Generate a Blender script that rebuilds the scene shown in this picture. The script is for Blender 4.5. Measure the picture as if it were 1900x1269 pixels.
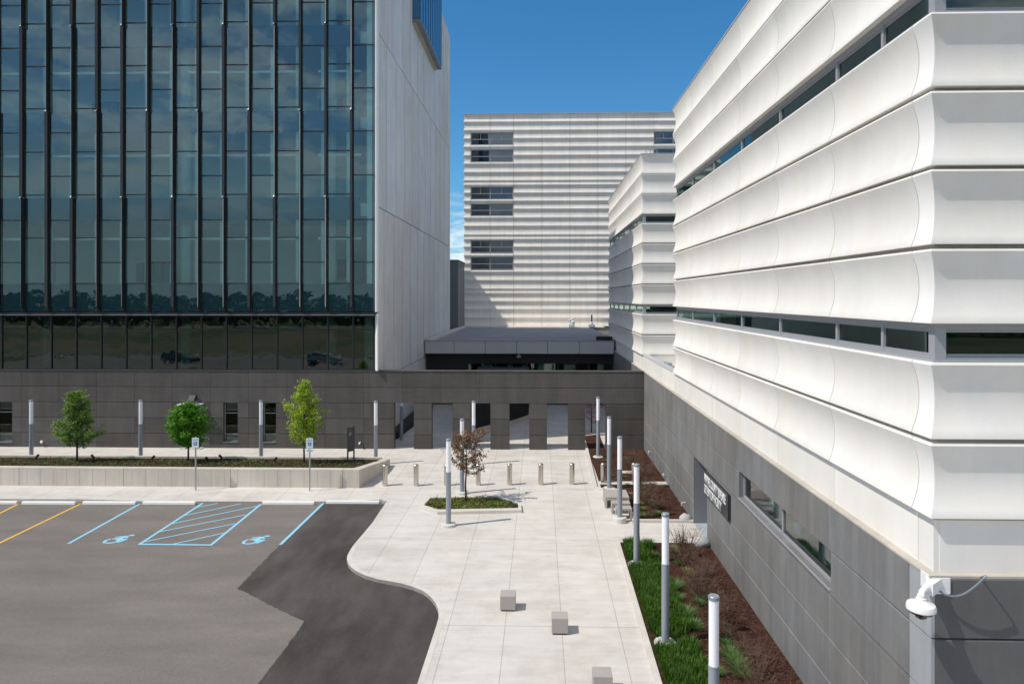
import bpy, math, random
from mathutils import Vector, Matrix, noise
R=math.radians
rnd=random.Random(7)
for o in list(bpy.data.objects): bpy.data.objects.remove(o)
SC=bpy.context.scene; COL=SC.collection
# ------------------------------------------------------------ camera survey (focal length in photo pixels, eye height)
F=1267.0;U0=970.0;V0=552.0;H=9.4
TH=math.atan(32/F);CT=math.cos(TH);ST=math.sin(TH)
def G(u,v,z=0.0):
    d=F*(H-z)/(v-V0); r=(u-U0)/F*d
    return (r*CT-d*ST, r*ST+d*CT)
def onX(u,v,X):
    t=(u-U0)/F;Y=X*(CT+t*ST)/(t*CT-ST);d=Y*CT-X*ST;return Y,H-(v-V0)*d/F
def onY(u,v,Y):
    t=(u-U0)/F;X=Y*(t*CT-ST)/(CT+t*ST);d=Y*CT-X*ST;return X,H-(v-V0)*d/F
# ------------------------------------------------------------ mesh builder
class M:
    def __init__(s): s.v=[];s.f=[];s.t=[];s.m=[]
    def face(s,idx,t=0.5,m=0): s.f.append(tuple(idx));s.t.append(t);s.m.append(m)
    def poly(s,pts,t=0.5,m=0):
        n=len(s.v); s.v+= [tuple(p) for p in pts]; s.face(range(n,n+len(pts)),t,m)
    def box(s,x0,x1,y0,y1,z0,z1,t=0.5,m=0):
        n=len(s.v)
        s.v+=[(x0,y0,z0),(x1,y0,z0),(x1,y1,z0),(x0,y1,z0),(x0,y0,z1),(x1,y0,z1),(x1,y1,z1),(x0,y1,z1)]
        for q in ((3,2,1,0),(4,5,6,7),(0,1,5,4),(1,2,6,5),(2,3,7,6),(3,0,4,7)): s.face([n+i for i in q],t,m)
    def prism(s,pts,z0,z1,t=0.5,m=0):
        n=len(s.v);k=len(pts)
        a=sum(pts[i][0]*pts[(i+1)%k][1]-pts[(i+1)%k][0]*pts[i][1] for i in range(k))
        if a<0: pts=pts[::-1]
        zz=lambda z,i: z[i] if isinstance(z,(list,tuple)) else z
        s.v+=[(p[0],p[1],zz(z0,i)) for i,p in enumerate(pts)]+[(p[0],p[1],zz(z1,i)) for i,p in enumerate(pts)]
        s.face([n+k-1-i for i in range(k)],t,m); s.face([n+k+i for i in range(k)],t,m)
        for i in range(k):
            j=(i+1)%k; s.face((n+i,n+j,n+k+j,n+k+i),t,m)
    def tube(s,path,rad,n=8,t=0.5,m=0,cap=True):
        rings=[];P=[Vector(p) for p in path]
        for i,p in enumerate(P):
            d=(P[min(i+1,len(P)-1)]-P[max(i-1,0)])
            if d.length<1e-9: d=Vector((0,0,1))
            d.normalize(); a=d.orthogonal() if abs(d.z)<.99 else Vector((1,0,0))
            if abs(d.z)<.99: a=d.cross(Vector((0,0,1)))
            a.normalize(); b=d.cross(a)
            r=rad[i] if isinstance(rad,(list,tuple)) else rad
            k0=len(s.v)
            for j in range(n):
                w=2*math.pi*j/n; q=p+a*math.cos(w)*r+b*math.sin(w)*r; s.v.append(tuple(q))
            rings.append(k0)
        for i in range(len(rings)-1):
            for j in range(n):
                s.face((rings[i]+j,rings[i]+(j+1)%n,rings[i+1]+(j+1)%n,rings[i+1]+j),t,m)
        if cap:
            s.face([rings[0]+n-1-j for j in range(n)],t,m); s.face([rings[-1]+j for j in range(n)],t,m)
    def lathe(s,prof,cx,cy,n=24,t=0.5,m=0):
        k0=len(s.v)
        for r,z in prof:
            for j in range(n):
                w=2*math.pi*j/n; s.v.append((cx+r*math.cos(w),cy+r*math.sin(w),z))
        for i in range(len(prof)-1):
            for j in range(n):
                a=k0+i*n; s.face((a+j,a+(j+1)%n,a+n+(j+1)%n,a+n+j),t,m)
        s.face([k0+n-1-j for j in range(n)],t,m); s.face([k0+(len(prof)-1)*n+j for j in range(n)],t,m)
    def bar(s,p,q,w,hgt,t=0.5,m=0):   # horizontal-ish bar lying on the ground plane between two points, width w
        p=Vector(p);q=Vector(q);d=(q-p).normalized();a=Vector((-d.y,d.x,0))*w/2;u=Vector((0,0,hgt))
        n=len(s.v)
        for b in (Vector((0,0,0)),u):
            s.v+=[tuple(p+a+b),tuple(p-a+b),tuple(q-a+b),tuple(q+a+b)]
        for f in ((0,1,2,3),(7,6,5,4),(0,4,5,1),(1,5,6,2),(2,6,7,3),(3,7,4,0)): s.face([n+i for i in f],t,m)
    def build(s,name,mats,parent=None,smooth=False,bevel=0,loc=None,**props):
        me=bpy.data.meshes.new(name); me.from_pydata(s.v,[],s.f)
        if not isinstance(mats,(list,tuple)): mats=[mats]
        for m in mats: me.materials.append(m)
        me.polygons.foreach_set('material_index',s.m)
        at=me.attributes.new('tint','FLOAT','FACE'); at.data.foreach_set('value',s.t)
        if smooth: me.polygons.foreach_set('use_smooth',[True]*len(s.f))
        me.update()
        o=bpy.data.objects.new(name,me); COL.objects.link(o)
        if parent: o.parent=parent
        if loc: o.location=loc
        if bevel:
            b=o.modifiers.new('bevel','BEVEL'); b.width=bevel; b.segments=2; b.limit_method='ANGLE'
        if smooth and smooth!=1:
            pass
        for k,v in props.items(): o[k]=v
        return o
def empty(name,loc=(0,0,0),rz=0,**props):
    o=bpy.data.objects.new(name,None); COL.objects.link(o); o.location=loc; o.rotation_euler=(0,0,rz)
    for k,v in props.items(): o[k]=v
    return o
def kids(o): return [c for c in bpy.data.objects if c.parent==o]
def copy_tree(o,parent=None):
    c=o.copy(); COL.objects.link(c); c.parent=parent
    for ch in kids(o): copy_tree(ch,c)
    return c
def autosmooth(o,ang=40):
    for p in o.data.polygons: p.use_smooth=True
    o.data.set_sharp_from_angle(angle=R(ang))
def text(body,size,name,mat,parent,mw,ext=0.004,align='CENTER',sx=1.0,bold=0.0):
    cu=bpy.data.curves.new(name,'FONT'); cu.body=body; cu.size=size; cu.extrude=ext; cu.align_x=align; cu.offset=bold
    t=bpy.data.objects.new(name+'_src',cu); COL.objects.link(t)
    dg=bpy.context.evaluated_depsgraph_get(); me=bpy.data.meshes.new_from_object(t.evaluated_get(dg))
    bpy.data.objects.remove(t); me.transform(Matrix.Scale(sx,4,(1,0,0))); me.transform(mw)
    me.materials.clear(); me.materials.append(mat)
    o=bpy.data.objects.new(name,me); COL.objects.link(o); o.parent=parent
    return o
# ------------------------------------------------------------ materials
class NT:
    def __init__(s,name):
        s.mat=bpy.data.materials.new(name); s.mat.use_nodes=True; s.t=s.mat.node_tree; s.t.nodes.clear()
        s.out=s.t.nodes.new('ShaderNodeOutputMaterial')
    def n(s,typ,**kw):
        x=s.t.nodes.new('ShaderNode'+typ)
        for k,v in kw.items():
            if k.startswith('i_'):
                key=k[2:]; key=int(key) if key.isdigit() else key.replace('_',' ')
                if isinstance(v,bpy.types.NodeSocket): s.t.links.new(v,x.inputs[key])
                else: x.inputs[key].default_value=v
            else: setattr(x,k,v)
        return x
    def l(s,a,b): s.t.links.new(a,b)
    def math(s,op,a,b=None,c=None):
        x=s.t.nodes.new('ShaderNodeMath'); x.operation=op
        for i,v in enumerate((a,b,c)):
            if v is None: continue
            if isinstance(v,bpy.types.NodeSocket): s.t.links.new(v,x.inputs[i])
            else: x.inputs[i].default_value=v
        return x.outputs[0]
    def pos(s):
        g=s.n('NewGeometry'); return g.outputs['Position']
    def xyz(s,v):
        x=s.n('SeparateXYZ'); s.l(v,x.inputs[0]); return x.outputs
    def scaled(s,v,sc):
        m=s.n('Mapping'); s.l(v,m.inputs['Vector']); m.inputs['Scale'].default_value=sc; return m.outputs[0]
    def noise(s,vec,scale,detail=4,rough=.6):
        x=s.n('TexNoise'); s.l(vec,x.inputs['Vector']); x.inputs['Scale'].default_value=scale
        x.inputs['Detail'].default_value=detail; x.inputs['Roughness'].default_value=rough; return x.outputs['Fac']
    def rng(s,v,a,b,c,d):
        x=s.n('MapRange'); s.l(v,x.inputs[0])
        for i,q in enumerate((a,b,c,d)): x.inputs[i+1].default_value=q
        return x.outputs[0]
    def mix(s,fac,a,b,blend='MIX'):
        x=s.n('Mix',data_type='RGBA',blend_type=blend)
        for i,v in ((0,fac),(6,a),(7,b)):
            if isinstance(v,bpy.types.NodeSocket): s.l(v,x.inputs[i])
            else: x.inputs[i].default_value=v if i==0 else tuple(v)+(1,) if len(v)==3 else v
        return x.outputs[2]
    def mul(s,col,f):   # colour times scalar socket
        x=s.n('VectorMath',operation='SCALE'); 
        if isinstance(col,bpy.types.NodeSocket): s.l(col,x.inputs[0])
        else: x.inputs[0].default_value=col[:3]
        s.l(f,x.inputs['Scale']); return x.outputs[0]
    def bsdf(s,col,rough=.8,metal=0,spec=.5,bump=None,bd=.01,bs=.5,**kw):
        b=s.n('BsdfPrincipled')
        if isinstance(col,bpy.types.NodeSocket): s.l(col,b.inputs['Base Color'])
        else: b.inputs['Base Color'].default_value=tuple(col)+(1,)
        if isinstance(rough,bpy.types.NodeSocket): s.l(rough,b.inputs['Roughness'])
        else: b.inputs['Roughness'].default_value=rough
        b.inputs['Metallic'].default_value=metal; b.inputs['Specular IOR Level'].default_value=spec
        for k,v in kw.items(): b.inputs[k.replace('_',' ')].default_value=v
        if bump is not None:
            bb=s.n('Bump'); s.l(bump,bb.inputs['Height']); bb.inputs['Distance'].default_value=bd; bb.inputs['Strength'].default_value=bs
            s.l(bb.outputs[0],b.inputs['Normal'])
        s.l(b.outputs[0],s.out.inputs[0]); return s.mat
def simple(name,col,rough=.6,metal=0,var=.06,scale=6,spec=.5,**kw):
    t=NT(name);p=t.n('TexCoord').outputs['Object']
    f=t.rng(t.noise(p,scale),.2,.8,1-var,1+var)
    return t.bsdf(t.mul(col,f),rough,metal,spec,**kw)
def concrete(name,col,tint=.1,streak=.06,mott=.06,fine=.05,rough=.85,bump=.004,board=0,warm=0):
    t=NT(name);p=t.pos()
    a=t.n('Attribute',attribute_name='tint').outputs['Fac']
    f=t.rng(a,0,1,1-tint,1+tint)
    s=t.noise(t.scaled(p,(1.6,1.6,.18)),1.3,5,.7); f=t.math('MULTIPLY',f,t.rng(s,.36,.64,1-streak,1+streak))
    m=t.noise(p,.55,4,.6); f=t.math('MULTIPLY',f,t.rng(m,.36,.64,1-mott,1+mott))
    g=t.noise(p,38,3,.7); f=t.math('MULTIPLY',f,t.rng(g,.2,.8,1-fine,1+fine))
    h=t.noise(t.scaled(p,(.7,.7,14)),1.6,2,.5) if board else g
    if board: f=t.math('MULTIPLY',f,t.rng(h,.36,.64,1-board,1+board))
    c=t.mul(col,f)
    if tint>.05:
        c=t.mix(t.rng(a,.0,1,.0,.55),c,t.mul((col[0]*.90,col[1]*.97,col[2]*1.10),f))
    if warm:
        w=t.noise(p,.8,3,.6); c=t.mix(t.rng(w,.35,.75,0,warm),c,t.mul((col[0]*1.08,col[1]*.99,col[2]*.86),f))
    return t.bsdf(c,rough,0,.35,bump=g,bd=bump,bs=.6)
def glass(name,tint,refl=.12,rough=.0,wav=0.0,scale=.5,gcol=(1,1,1)):
    t=NT(name)
    tr=t.n('BsdfTransparent'); tr.inputs[0].default_value=tint+(1,)
    gl=t.n('BsdfGlossy'); gl.inputs[0].default_value=gcol+(1,); gl.inputs['Roughness'].default_value=rough
    lw=t.n('Fresnel'); lw.inputs[0].default_value=1.5
    fac=t.math('MINIMUM',t.math('ADD',t.math('MULTIPLY',lw.outputs[0],1.0),refl),1.0)
    if wav:
        p=t.pos(); nz=t.noise(t.scaled(p,(1,.3,.6)),scale,2,.5); b=t.n('Bump'); t.l(nz,b.inputs['Height']); b.inputs['Distance'].default_value=wav; b.inputs['Strength'].default_value=1
        t.l(b.outputs[0],gl.inputs['Normal'])
    mx=t.n('MixShader'); t.l(fac,mx.inputs[0]); t.l(tr.outputs[0],mx.inputs[1]); t.l(gl.outputs[0],mx.inputs[2]); t.l(mx.outputs[0],t.out.inputs[0])
    return t.mat
MT={}
MT['white']=concrete('white_precast',(.82,.795,.745),.045,.018,.035,.035,.8,.003,warm=.35)
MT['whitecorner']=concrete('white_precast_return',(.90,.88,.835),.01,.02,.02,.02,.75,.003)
MT['whiteback']=concrete('white_precast_far',(.90,.855,.79),.03,.05,.04,.02,.8,.003,warm=.4)
MT['dark']=concrete('dark_precast',(.098,.089,.080),.16,.10,.07,.07,.8,.004,board=.06,warm=.25)
MT['base']=concrete('grey_precast',(.205,.199,.190),.06,.13,.09,.06,.8,.004,warm=.3)
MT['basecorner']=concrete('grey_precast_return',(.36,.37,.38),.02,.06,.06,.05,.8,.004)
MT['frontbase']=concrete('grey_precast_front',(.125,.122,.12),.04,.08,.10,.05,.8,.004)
MT['joint']=simple('joint_sealant',(.10,.085,.07),.9)
MT['ledge']=concrete('ledge_concrete',(.48,.44,.38),.02,.06,.08,.06)
MT['sidewall']=concrete('tower_side_precast',(.74,.70,.65),.07,.06,.05,.03,.8,.003)
MT['edge']=simple('edge_trim',(.85,.85,.84),.5)
MT['alu']=simple('aluminium_frame',(.34,.35,.37),.45,.0,.04)
MT['fin']=simple('fin_side_shaded',(.020,.021,.022),.5,.0,.04)  # near-black colour carries the shade on the fin sides
MT['finA']=simple('fin_face_sunlit',(.24,.24,.245),.45,.0,.04)  # sunlight painted into the faces turned towards the sun
MT['finB']=simple('fin_face_shaded',(.065,.067,.07),.45,.0,.04)  # same fin face with shade painted in, turned away from the sun
MT['transom']=simple('transom_metal',(.018,.02,.022),.5)
MT['glassT']=glass('tower_glass',(.74,.98,.93),.110,0,.0022,1.1,(.70,.93,.97))
MT['glassL']=glass('lower_glass',(.26,.36,.34),.10,0,.010,.9,(.85,.95,.92))
MT['glassR']=glass('band_glass',(.32,.50,.42),.06,0,.001,.5,(.78,.96,.88))
MT['glassB']=glass('far_glass',(.25,.36,.38),.12,0,.002,.5,(.8,.9,1))
MT['spandrel']=simple('spandrel_panel',(.06,.12,.16),.5)
MT['roomwall']=simple('room_wall',(.62,.64,.62),.9)
MT['roomfloor']=simple('room_floor',(.22,.22,.21),.8)
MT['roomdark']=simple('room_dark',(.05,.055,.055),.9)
MT['ceil']=simple('room_ceiling',(.62,.63,.6),.9)
MT['strip']=simple('soffit_strip',(.9,.92,.9),.6)
MT['blind']=simple('blind_fabric',(.75,.8,.8),.9)
MT['black']=simple('black_metal_panel',(.012,.012,.013),.6)
MT['panelgrey']=simple('grey_metal_panel',(.50,.50,.51),.5,.0,.03,1.5)
MT['louver']=simple('louvre_metal',(.16,.165,.175),.5)
MT['steel']=simple('brushed_steel',(.62,.57,.51),.28,1.0,.05,20)
MT['pole']=simple('grey_pole_paint',(.30,.33,.37),.35,.2,.03)
MT['polecap']=simple('pole_cap',(.28,.31,.34),.4,.3)
MT['lens']=simple('opal_acrylic',(.93,.93,.95),.3,0,.01)
MT['foot']=concrete('footing_concrete',(.55,.53,.49))
MT['foot2']=simple('painted_footing',(.62,.61,.57),.8)
MT['cubew']=concrete('seat_concrete',(.40,.365,.335),.02,.02,.03,.04)
MT['plasticw']=simple('white_plastic',(.82,.82,.80),.35)
MT['bubble']=simple('smoked_bubble',(.03,.02,.02),.08,0,.02,spec=.8)
MT['conduit']=simple('grey_conduit',(.17,.20,.23),.4,.1)
MT['bark']=simple('bark',(.055,.04,.03),.9,0,.25,14)
MT['twig']=simple('dry_twig',(.145,.085,.058),.9,0,.25,9)
MT['rock']=concrete('field_stone',(.52,.52,.52),.02,.1,.25,.2,.9,.02)
MT['signw']=simple('sign_white',(.72,.80,.80),.4,0,.02)
MT['signb']=simple('sign_blue',(.03,.14,.50),.4)
MT['signg']=simple('sign_green',(.10,.33,.30),.4)
MT['dkboard']=simple('dark_sign_board',(.035,.036,.045),.4)
MT['letter']=simple('white_letters',(.85,.85,.84),.4,0,.01)
MT['galv']=simple('galvanised_steel',(.36,.43,.46),.4,.4)
MT['door']=simple('door_paint',(.17,.18,.20),.4)
MT['recess']=simple('recess_metal',(.20,.21,.235),.45)
MT['recess_light']=simple('recess_floor_paint',(.42,.46,.5),.6)
MT['roofgrey']=concrete('roof_membrane',(.30,.30,.31),.03,.05,.10,.05)
MT['rooflight']=concrete('roof_coping',(.62,.58,.52),.03,.05,.05,.05)
MT['screed']=concrete('planter_concrete',(.58,.53,.46),.05,.07,.05,.05,warm=.4)
MT['kerbm']=concrete('kerb_concrete',(.60,.57,.52),.04,.05,.06,.06,warm=.3)
def leafm(name,c1,c2,trans=.35):
    t=NT(name);a=t.n('Attribute',attribute_name='tint').outputs['Fac']
    c=t.mix(a,c1,c2); d=t.n('BsdfPrincipled'); t.l(c,d.inputs['Base Color']); d.inputs['Roughness'].default_value=.55
    d.inputs['Specular IOR Level'].default_value=.3
    tr=t.n('BsdfTranslucent'); t.l(c,tr.inputs[0]); m=t.n('MixShader'); m.inputs[0].default_value=trans
    t.l(d.outputs[0],m.inputs[1]); t.l(tr.outputs[0],m.inputs[2]); t.l(m.outputs[0],t.out.inputs[0]); return t.mat
MT['leaf1']=leafm('leaf_mid_green',(.10,.19,.03),(.27,.42,.08))
MT['leaf2']=leafm('leaf_deep_green',(.06,.19,.010),(.16,.42,.03))
MT['leaf3']=leafm('leaf_lime',(.22,.34,.02),(.46,.60,.05))
MT['leafb']=leafm('leaf_bronze',(.095,.05,.03),(.27,.155,.085),.2)
MT['blossom']=leafm('blossom_pink',(.35,.15,.18),(.55,.30,.33),.3)
MT['blade']=leafm('liriope_blade',(.028,.080,.008),(.11,.23,.022),.3)
MT['tuft']=leafm('grass_tuft_blade',(.05,.14,.025),(.19,.33,.10),.3)
MT['drytuft']=leafm('dry_grass_blade',(.30,.22,.10),(.48,.38,.2),.3)
MT['cover']=leafm('groundcover_leaf',(.05,.09,.015),(.27,.33,.07),.3)
MT['cover2']=leafm('groundcover_leaf_dark',(.05,.055,.018),(.17,.20,.065),.3)
MT['treefar']=leafm('far_tree_leaf',(.015,.03,.01),(.04,.065,.02),.2)
def m_asphalt(name,col,mott,scale,streak=(1,1,1)):
    t=NT(name);p=t.pos()
    f=t.rng(t.noise(p,45,4,.8),.3,.7,.70,1.30)
    f=t.math('MULTIPLY',f,t.rng(t.noise(p,9,3,.7),.35,.65,.95,1.05))
    sp_=t.noise(p,70,1,.5); f=t.math('MULTIPLY',f,t.rng(sp_,.70,.74,1,1.5))
    f=t.math('MULTIPLY',f,t.rng(t.noise(t.scaled(p,streak),scale,5,.65),.36,.64,1-mott,1+mott))
    f=t.math('MULTIPLY',f,t.rng(t.noise(p,.12,3,.5),.3,.7,1-mott*.6,1+mott*.6))
    g=t.noise(p,90,2,.6)
    return t.bsdf(t.mul(col,f),.9,0,.3,bump=g,bd=.01,bs=.6)
MT['asph']=m_asphalt('old_asphalt',(.190,.168,.150),.11,.5,(.5,1.6,1))
MT['asphnew']=m_asphalt('new_asphalt',(.074,.065,.060),.36,.5,(1.1,.45,1))
def paintm(name,col):
    t=NT(name);p=t.pos(); w=t.noise(p,30,4,.8); c=t.mix(t.rng(w,.62,.78,0,.5),col,(.2,.18,.16))
    return t.bsdf(c,.7)
MT['pblue']=paintm('blue_line_paint',(.29,.61,.77)); MT['pyel']=paintm('yellow_line_paint',(.84,.49,.06))
def m_pave():
    t=NT('paving_concrete');p=t.pos();x,y,z=t.xyz(p)
    def line(c,pitch,off,hw,amt):
        d=t.math('PINGPONG',t.math('SUBTRACT',c,off),pitch/2); return t.rng(d,hw*.6,hw*1.6,1-amt,1)
    f=line(x,1.62,.62,.010,.35)
    f=t.math('MULTIPLY',f,line(y,7.0,19.55,.010,.4)); f=t.math('MULTIPLY',f,line(y,1.4,19.55,.012,.06))
    cell=t.n('CombineXYZ'); t.l(t.math('FLOOR',t.math('DIVIDE',t.math('SUBTRACT',x,.62),1.62)),cell.inputs[0]); t.l(t.math('FLOOR',t.math('DIVIDE',t.math('SUBTRACT',y,19.55),7.0)),cell.inputs[1])
    wn=t.n('TexWhiteNoise'); t.l(cell.outputs[0],wn.inputs['Vector']); f=t.math('MULTIPLY',f,t.rng(wn.outputs['Value'],0,1,.965,1.03))
    f=t.math('MULTIPLY',f,t.rng(t.noise(t.scaled(p,(.5,2.2,1)),.9,6,.7),.36,.64,.91,1.07))
    f=t.math('MULTIPLY',f,t.rng(t.noise(p,30,3,.7),.2,.8,.95,1.05))
    st=t.noise(t.scaled(p,(1,1,1)),.45,6,.75)
    c=t.mix(t.rng(st,.46,.66,0,.6),t.mul((.625,.59,.54),f),t.mul((.50,.45,.39),f))
    st2=t.noise(t.scaled(p,(1.4,.7,1)),1.7,5,.8); c=t.mix(t.rng(st2,.58,.70,0,.3),c,t.mul((.42,.385,.33),f))
    return t.bsdf(c,.85,0,.3,bump=t.noise(p,60,2,.6),bd=.003,bs=.5)
MT['pave']=m_pave()
def m_mulch():
    t=NT('bark_mulch');p=t.pos()
    v=t.n('TexVoronoi'); v.inputs['Scale'].default_value=26; t.l(t.scaled(p,(1,1.6,1)),v.inputs['Vector'])
    f=t.rng(t.noise(p,3,4,.7),.36,.64,.7,1.3)
    r=t.n('ValToRGB'); t.l(v.outputs['Color'],r.inputs[0]); e=r.color_ramp.elements
    e[0].color=(.018,.008,.006,1); e[1].color=(.19,.092,.060,1); x=e.new(.5); x.color=(.066,.028,.018,1)
    return t.bsdf(t.mul(r.outputs[0],f),.95,0,.2,bump=v.outputs['Distance'],bd=.05,bs=.9)
MT['mulch']=m_mulch()
def m_ground():
    t=NT('field_soil');p=t.pos(); n=t.noise(p,.03,5,.6)
    return t.bsdf(t.mix(t.rng(n,.42,.6,0,1),(.16,.125,.075),(.055,.085,.028)),.95,0,.2)
MT['field']=m_ground()
# ------------------------------------------------------------ world, sun
SUN_AZ=R(20.4); SUN_EL=R(53.7)          # shadows travel towards +X, a little towards +Y
sd=Vector((math.cos(SUN_EL)*math.cos(SUN_AZ),math.cos(SUN_EL)*math.sin(SUN_AZ),-math.sin(SUN_EL)))
sl=bpy.data.lights.new('sun','SUN'); sl.energy=3.25; sl.angle=R(.5); sl.color=(1,.94,.85)
so=bpy.data.objects.new('sun',sl); COL.objects.link(so); so.rotation_euler=sd.to_track_quat('-Z','Y').to_euler(); so.location=(-40,-40,80)
w=bpy.data.worlds.new('World'); SC.world=w; w.use_nodes=True; wt=w.node_tree; wt.nodes.clear()
def wn(t,**k):
    x=wt.nodes.new('ShaderNode'+t)
    for a,b in k.items(): setattr(x,a,b)
    return x
sky=wn('TexSky',sky_type='NISHITA'); sky.sun_disc=False; sky.sun_elevation=SUN_EL
# direction towards the sun is -sd ; Nishita rotation measured clockwise from +Y
sky.sun_rotation=math.atan2(-sd.x,-sd.y); sky.altitude=200; sky.air_density=1.0; sky.dust_density=.45; sky.ozone_density=2.6
tc=wn('TexCoord'); sp=wn('SeparateXYZ'); wt.links.new(tc.outputs['Generated'],sp.inputs[0])
def wm(op,a,b=None,clamp=False):
    x=wt.nodes.new('ShaderNodeMath'); x.operation=op; x.use_clamp=clamp
    for i,v in enumerate((a,b)):
        if v is None: continue
        if isinstance(v,bpy.types.NodeSocket): wt.links.new(v,x.inputs[i])
        else: x.inputs[i].default_value=v
    return x.outputs[0]
zc=wm('ADD',wm('MAXIMUM',sp.outputs[2],0.0),.12)
cb=wn('CombineXYZ'); wt.links.new(wm('DIVIDE',sp.outputs[0],zc),cb.inputs[0]); wt.links.new(wm('DIVIDE',sp.outputs[1],zc),cb.inputs[1])
nz=wn('TexNoise'); nz.inputs['Scale'].default_value=2.1; nz.inputs['Detail'].default_value=7; nz.inputs['Roughness'].default_value=.64; wt.links.new(cb.outputs[0],nz.inputs['Vector'])
mr=wn('MapRange'); wt.links.new(nz.outputs['Fac'],mr.inputs[0]); mr.inputs[1].default_value=.45; mr.inputs[2].default_value=.575
back=wn('MapRange'); wt.links.new(sp.outputs[1],back.inputs[0]); back.inputs[1].default_value=.15; back.inputs[2].default_value=-.25
low=wn('MapRange'); wt.links.new(sp.outputs[2],low.inputs[0]); low.inputs[1].default_value=.17; low.inputs[2].default_value=.06
msk=wm('MAXIMUM',back.outputs[0],low.outputs[0]); cf=wm('MULTIPLY',wm('MULTIPLY',mr.outputs[0],msk),.75,True)
lowa=wn('MapRange'); wt.links.new(sp.outputs[2],lowa.inputs[0]); lowa.inputs[1].default_value=.9; lowa.inputs[2].default_value=.5
lowb=wn('MapRange'); wt.links.new(sp.outputs[1],lowb.inputs[0]); lowb.inputs[1].default_value=-.1; lowb.inputs[2].default_value=.6; lowb.inputs[3].default_value=.38; lowb.inputs[4].default_value=1.0
lowz=wn('Math',operation='MULTIPLY'); lowc=wn('MapRange'); wt.links.new(sp.outputs[2],lowc.inputs[0]); lowc.inputs[1].default_value=.02; lowc.inputs[2].default_value=.36; lowc.inputs[3].default_value=.80; lowc.inputs[4].default_value=1.0
lowd=wn('Math',operation='MULTIPLY'); wt.links.new(lowa.outputs[0],lowd.inputs[0]); wt.links.new(lowc.outputs[0],lowd.inputs[1])
wt.links.new(lowd.outputs[0],lowz.inputs[0]); wt.links.new(lowb.outputs[0],lowz.inputs[1])
skt=wn('Mix',data_type='RGBA',blend_type='MULTIPLY'); wt.links.new(lowz.outputs[0],skt.inputs[0]); wt.links.new(sky.outputs[0],skt.inputs[6]); skt.inputs[7].default_value=(.31,.77,1.0,1)
mx=wn('Mix',data_type='RGBA'); wt.links.new(cf,mx.inputs[0]); wt.links.new(skt.outputs[2],mx.inputs[6]); mx.inputs[7].default_value=(7.9,8.2,8.5,1)
# dark distant cloud bank low in the sky behind the camera
b1=wn('MapRange'); wt.links.new(sp.outputs[2],b1.inputs[0]); b1.inputs[1].default_value=.24; b1.inputs[2].default_value=.06
b2=wn('MapRange'); wt.links.new(sp.outputs[1],b2.inputs[0]); b2.inputs[1].default_value=-.2; b2.inputs[2].default_value=-.6
mb_=wn('Mix',data_type='RGBA'); wt.links.new(wm('MULTIPLY',wm('MULTIPLY',b1.outputs[0],b2.outputs[0]),.8),mb_.inputs[0]); wt.links.new(mx.outputs[2],mb_.inputs[6]); mb_.inputs[7].default_value=(2.1,2.5,2.9,1)
bg=wn('Background'); wt.links.new(mb_.outputs[2],bg.inputs[0]); bg.inputs[1].default_value=.12
wo=wn('OutputWorld'); wt.links.new(bg.outputs[0],wo.inputs[0])
# ------------------------------------------------------------ camera
cd=bpy.data.cameras.new('camera'); cam=bpy.data.objects.new('camera',cd); COL.objects.link(cam); SC.camera=cam
cam.location=(0,0,H); cam.rotation_euler=(R(90),0,TH); cd.sensor_width=36; cd.lens=F/1900*36
cd.shift_x=-20/1900; cd.shift_y=-82.5/1900; cd.clip_end=5000
SC.view_settings.view_transform='Standard'; SC.view_settings.look='None'; SC.view_settings.exposure=.15; SC.view_settings.gamma=1
SC.render.engine='CYCLES'
try:
    SC.cycles.transparent_max_bounces=16; SC.cycles.max_bounces=8; SC.cycles.diffuse_bounces=4; SC.cycles.use_denoising=True
except Exception: pass
# ============================================================ SETTING
ST_={'kind':'structure'}
ZL=-.12
g=M(); g.poly([(-1500,-1500,-.2),(1500,-1500,-.2),(1500,1500,-.2),(-1500,1500,-.2)]); g.build('ground',MT['field'],**ST_)
g=M(); g.prism([(-80,-24),(40,-24),(40,10),(10,31.6),(-80,31.6)],-.19,ZL); g.build('parking_lot',MT['asph'],**ST_)
# plaza outline (kerb line measured along its top edge)
px=[(718.5,929),(705,948),(692,968),(678,985),(666,999),(655,1012),(648.7,1022),(644.5,1030),(643.5,1037),(647,1047),(652,1052.5),(660,1058.5),(678,1067),(701,1074),(724,1078),(744.7,1081.8),(765,1087.6),(785.4,1096),(794,1102.5),(801,1109),(808.7,1119.6),(812.5,1129),(814,1137),(813.6,1146),(810,1159),(794,1208),(774,1269)]
edge=[G(*p) for p in px]
e0=Vector(edge[-2]);e1=Vector(edge[-1]);ext=e1+(e1-e0)*14
SW=33.5
plaza=[(-46,SW),(-7.3,SW),(-7.3,edge[0][1])]+edge+[tuple(ext),(26,ext.y),(26,11.4),(6.5,11.4),(6.5,66),(-10.0,66),(-10.0,42.3),(-46,42.3)]
g=M(); g.prism(plaza,-.18,0); g.build('plaza_paving',MT['pave'],**ST_)
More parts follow.
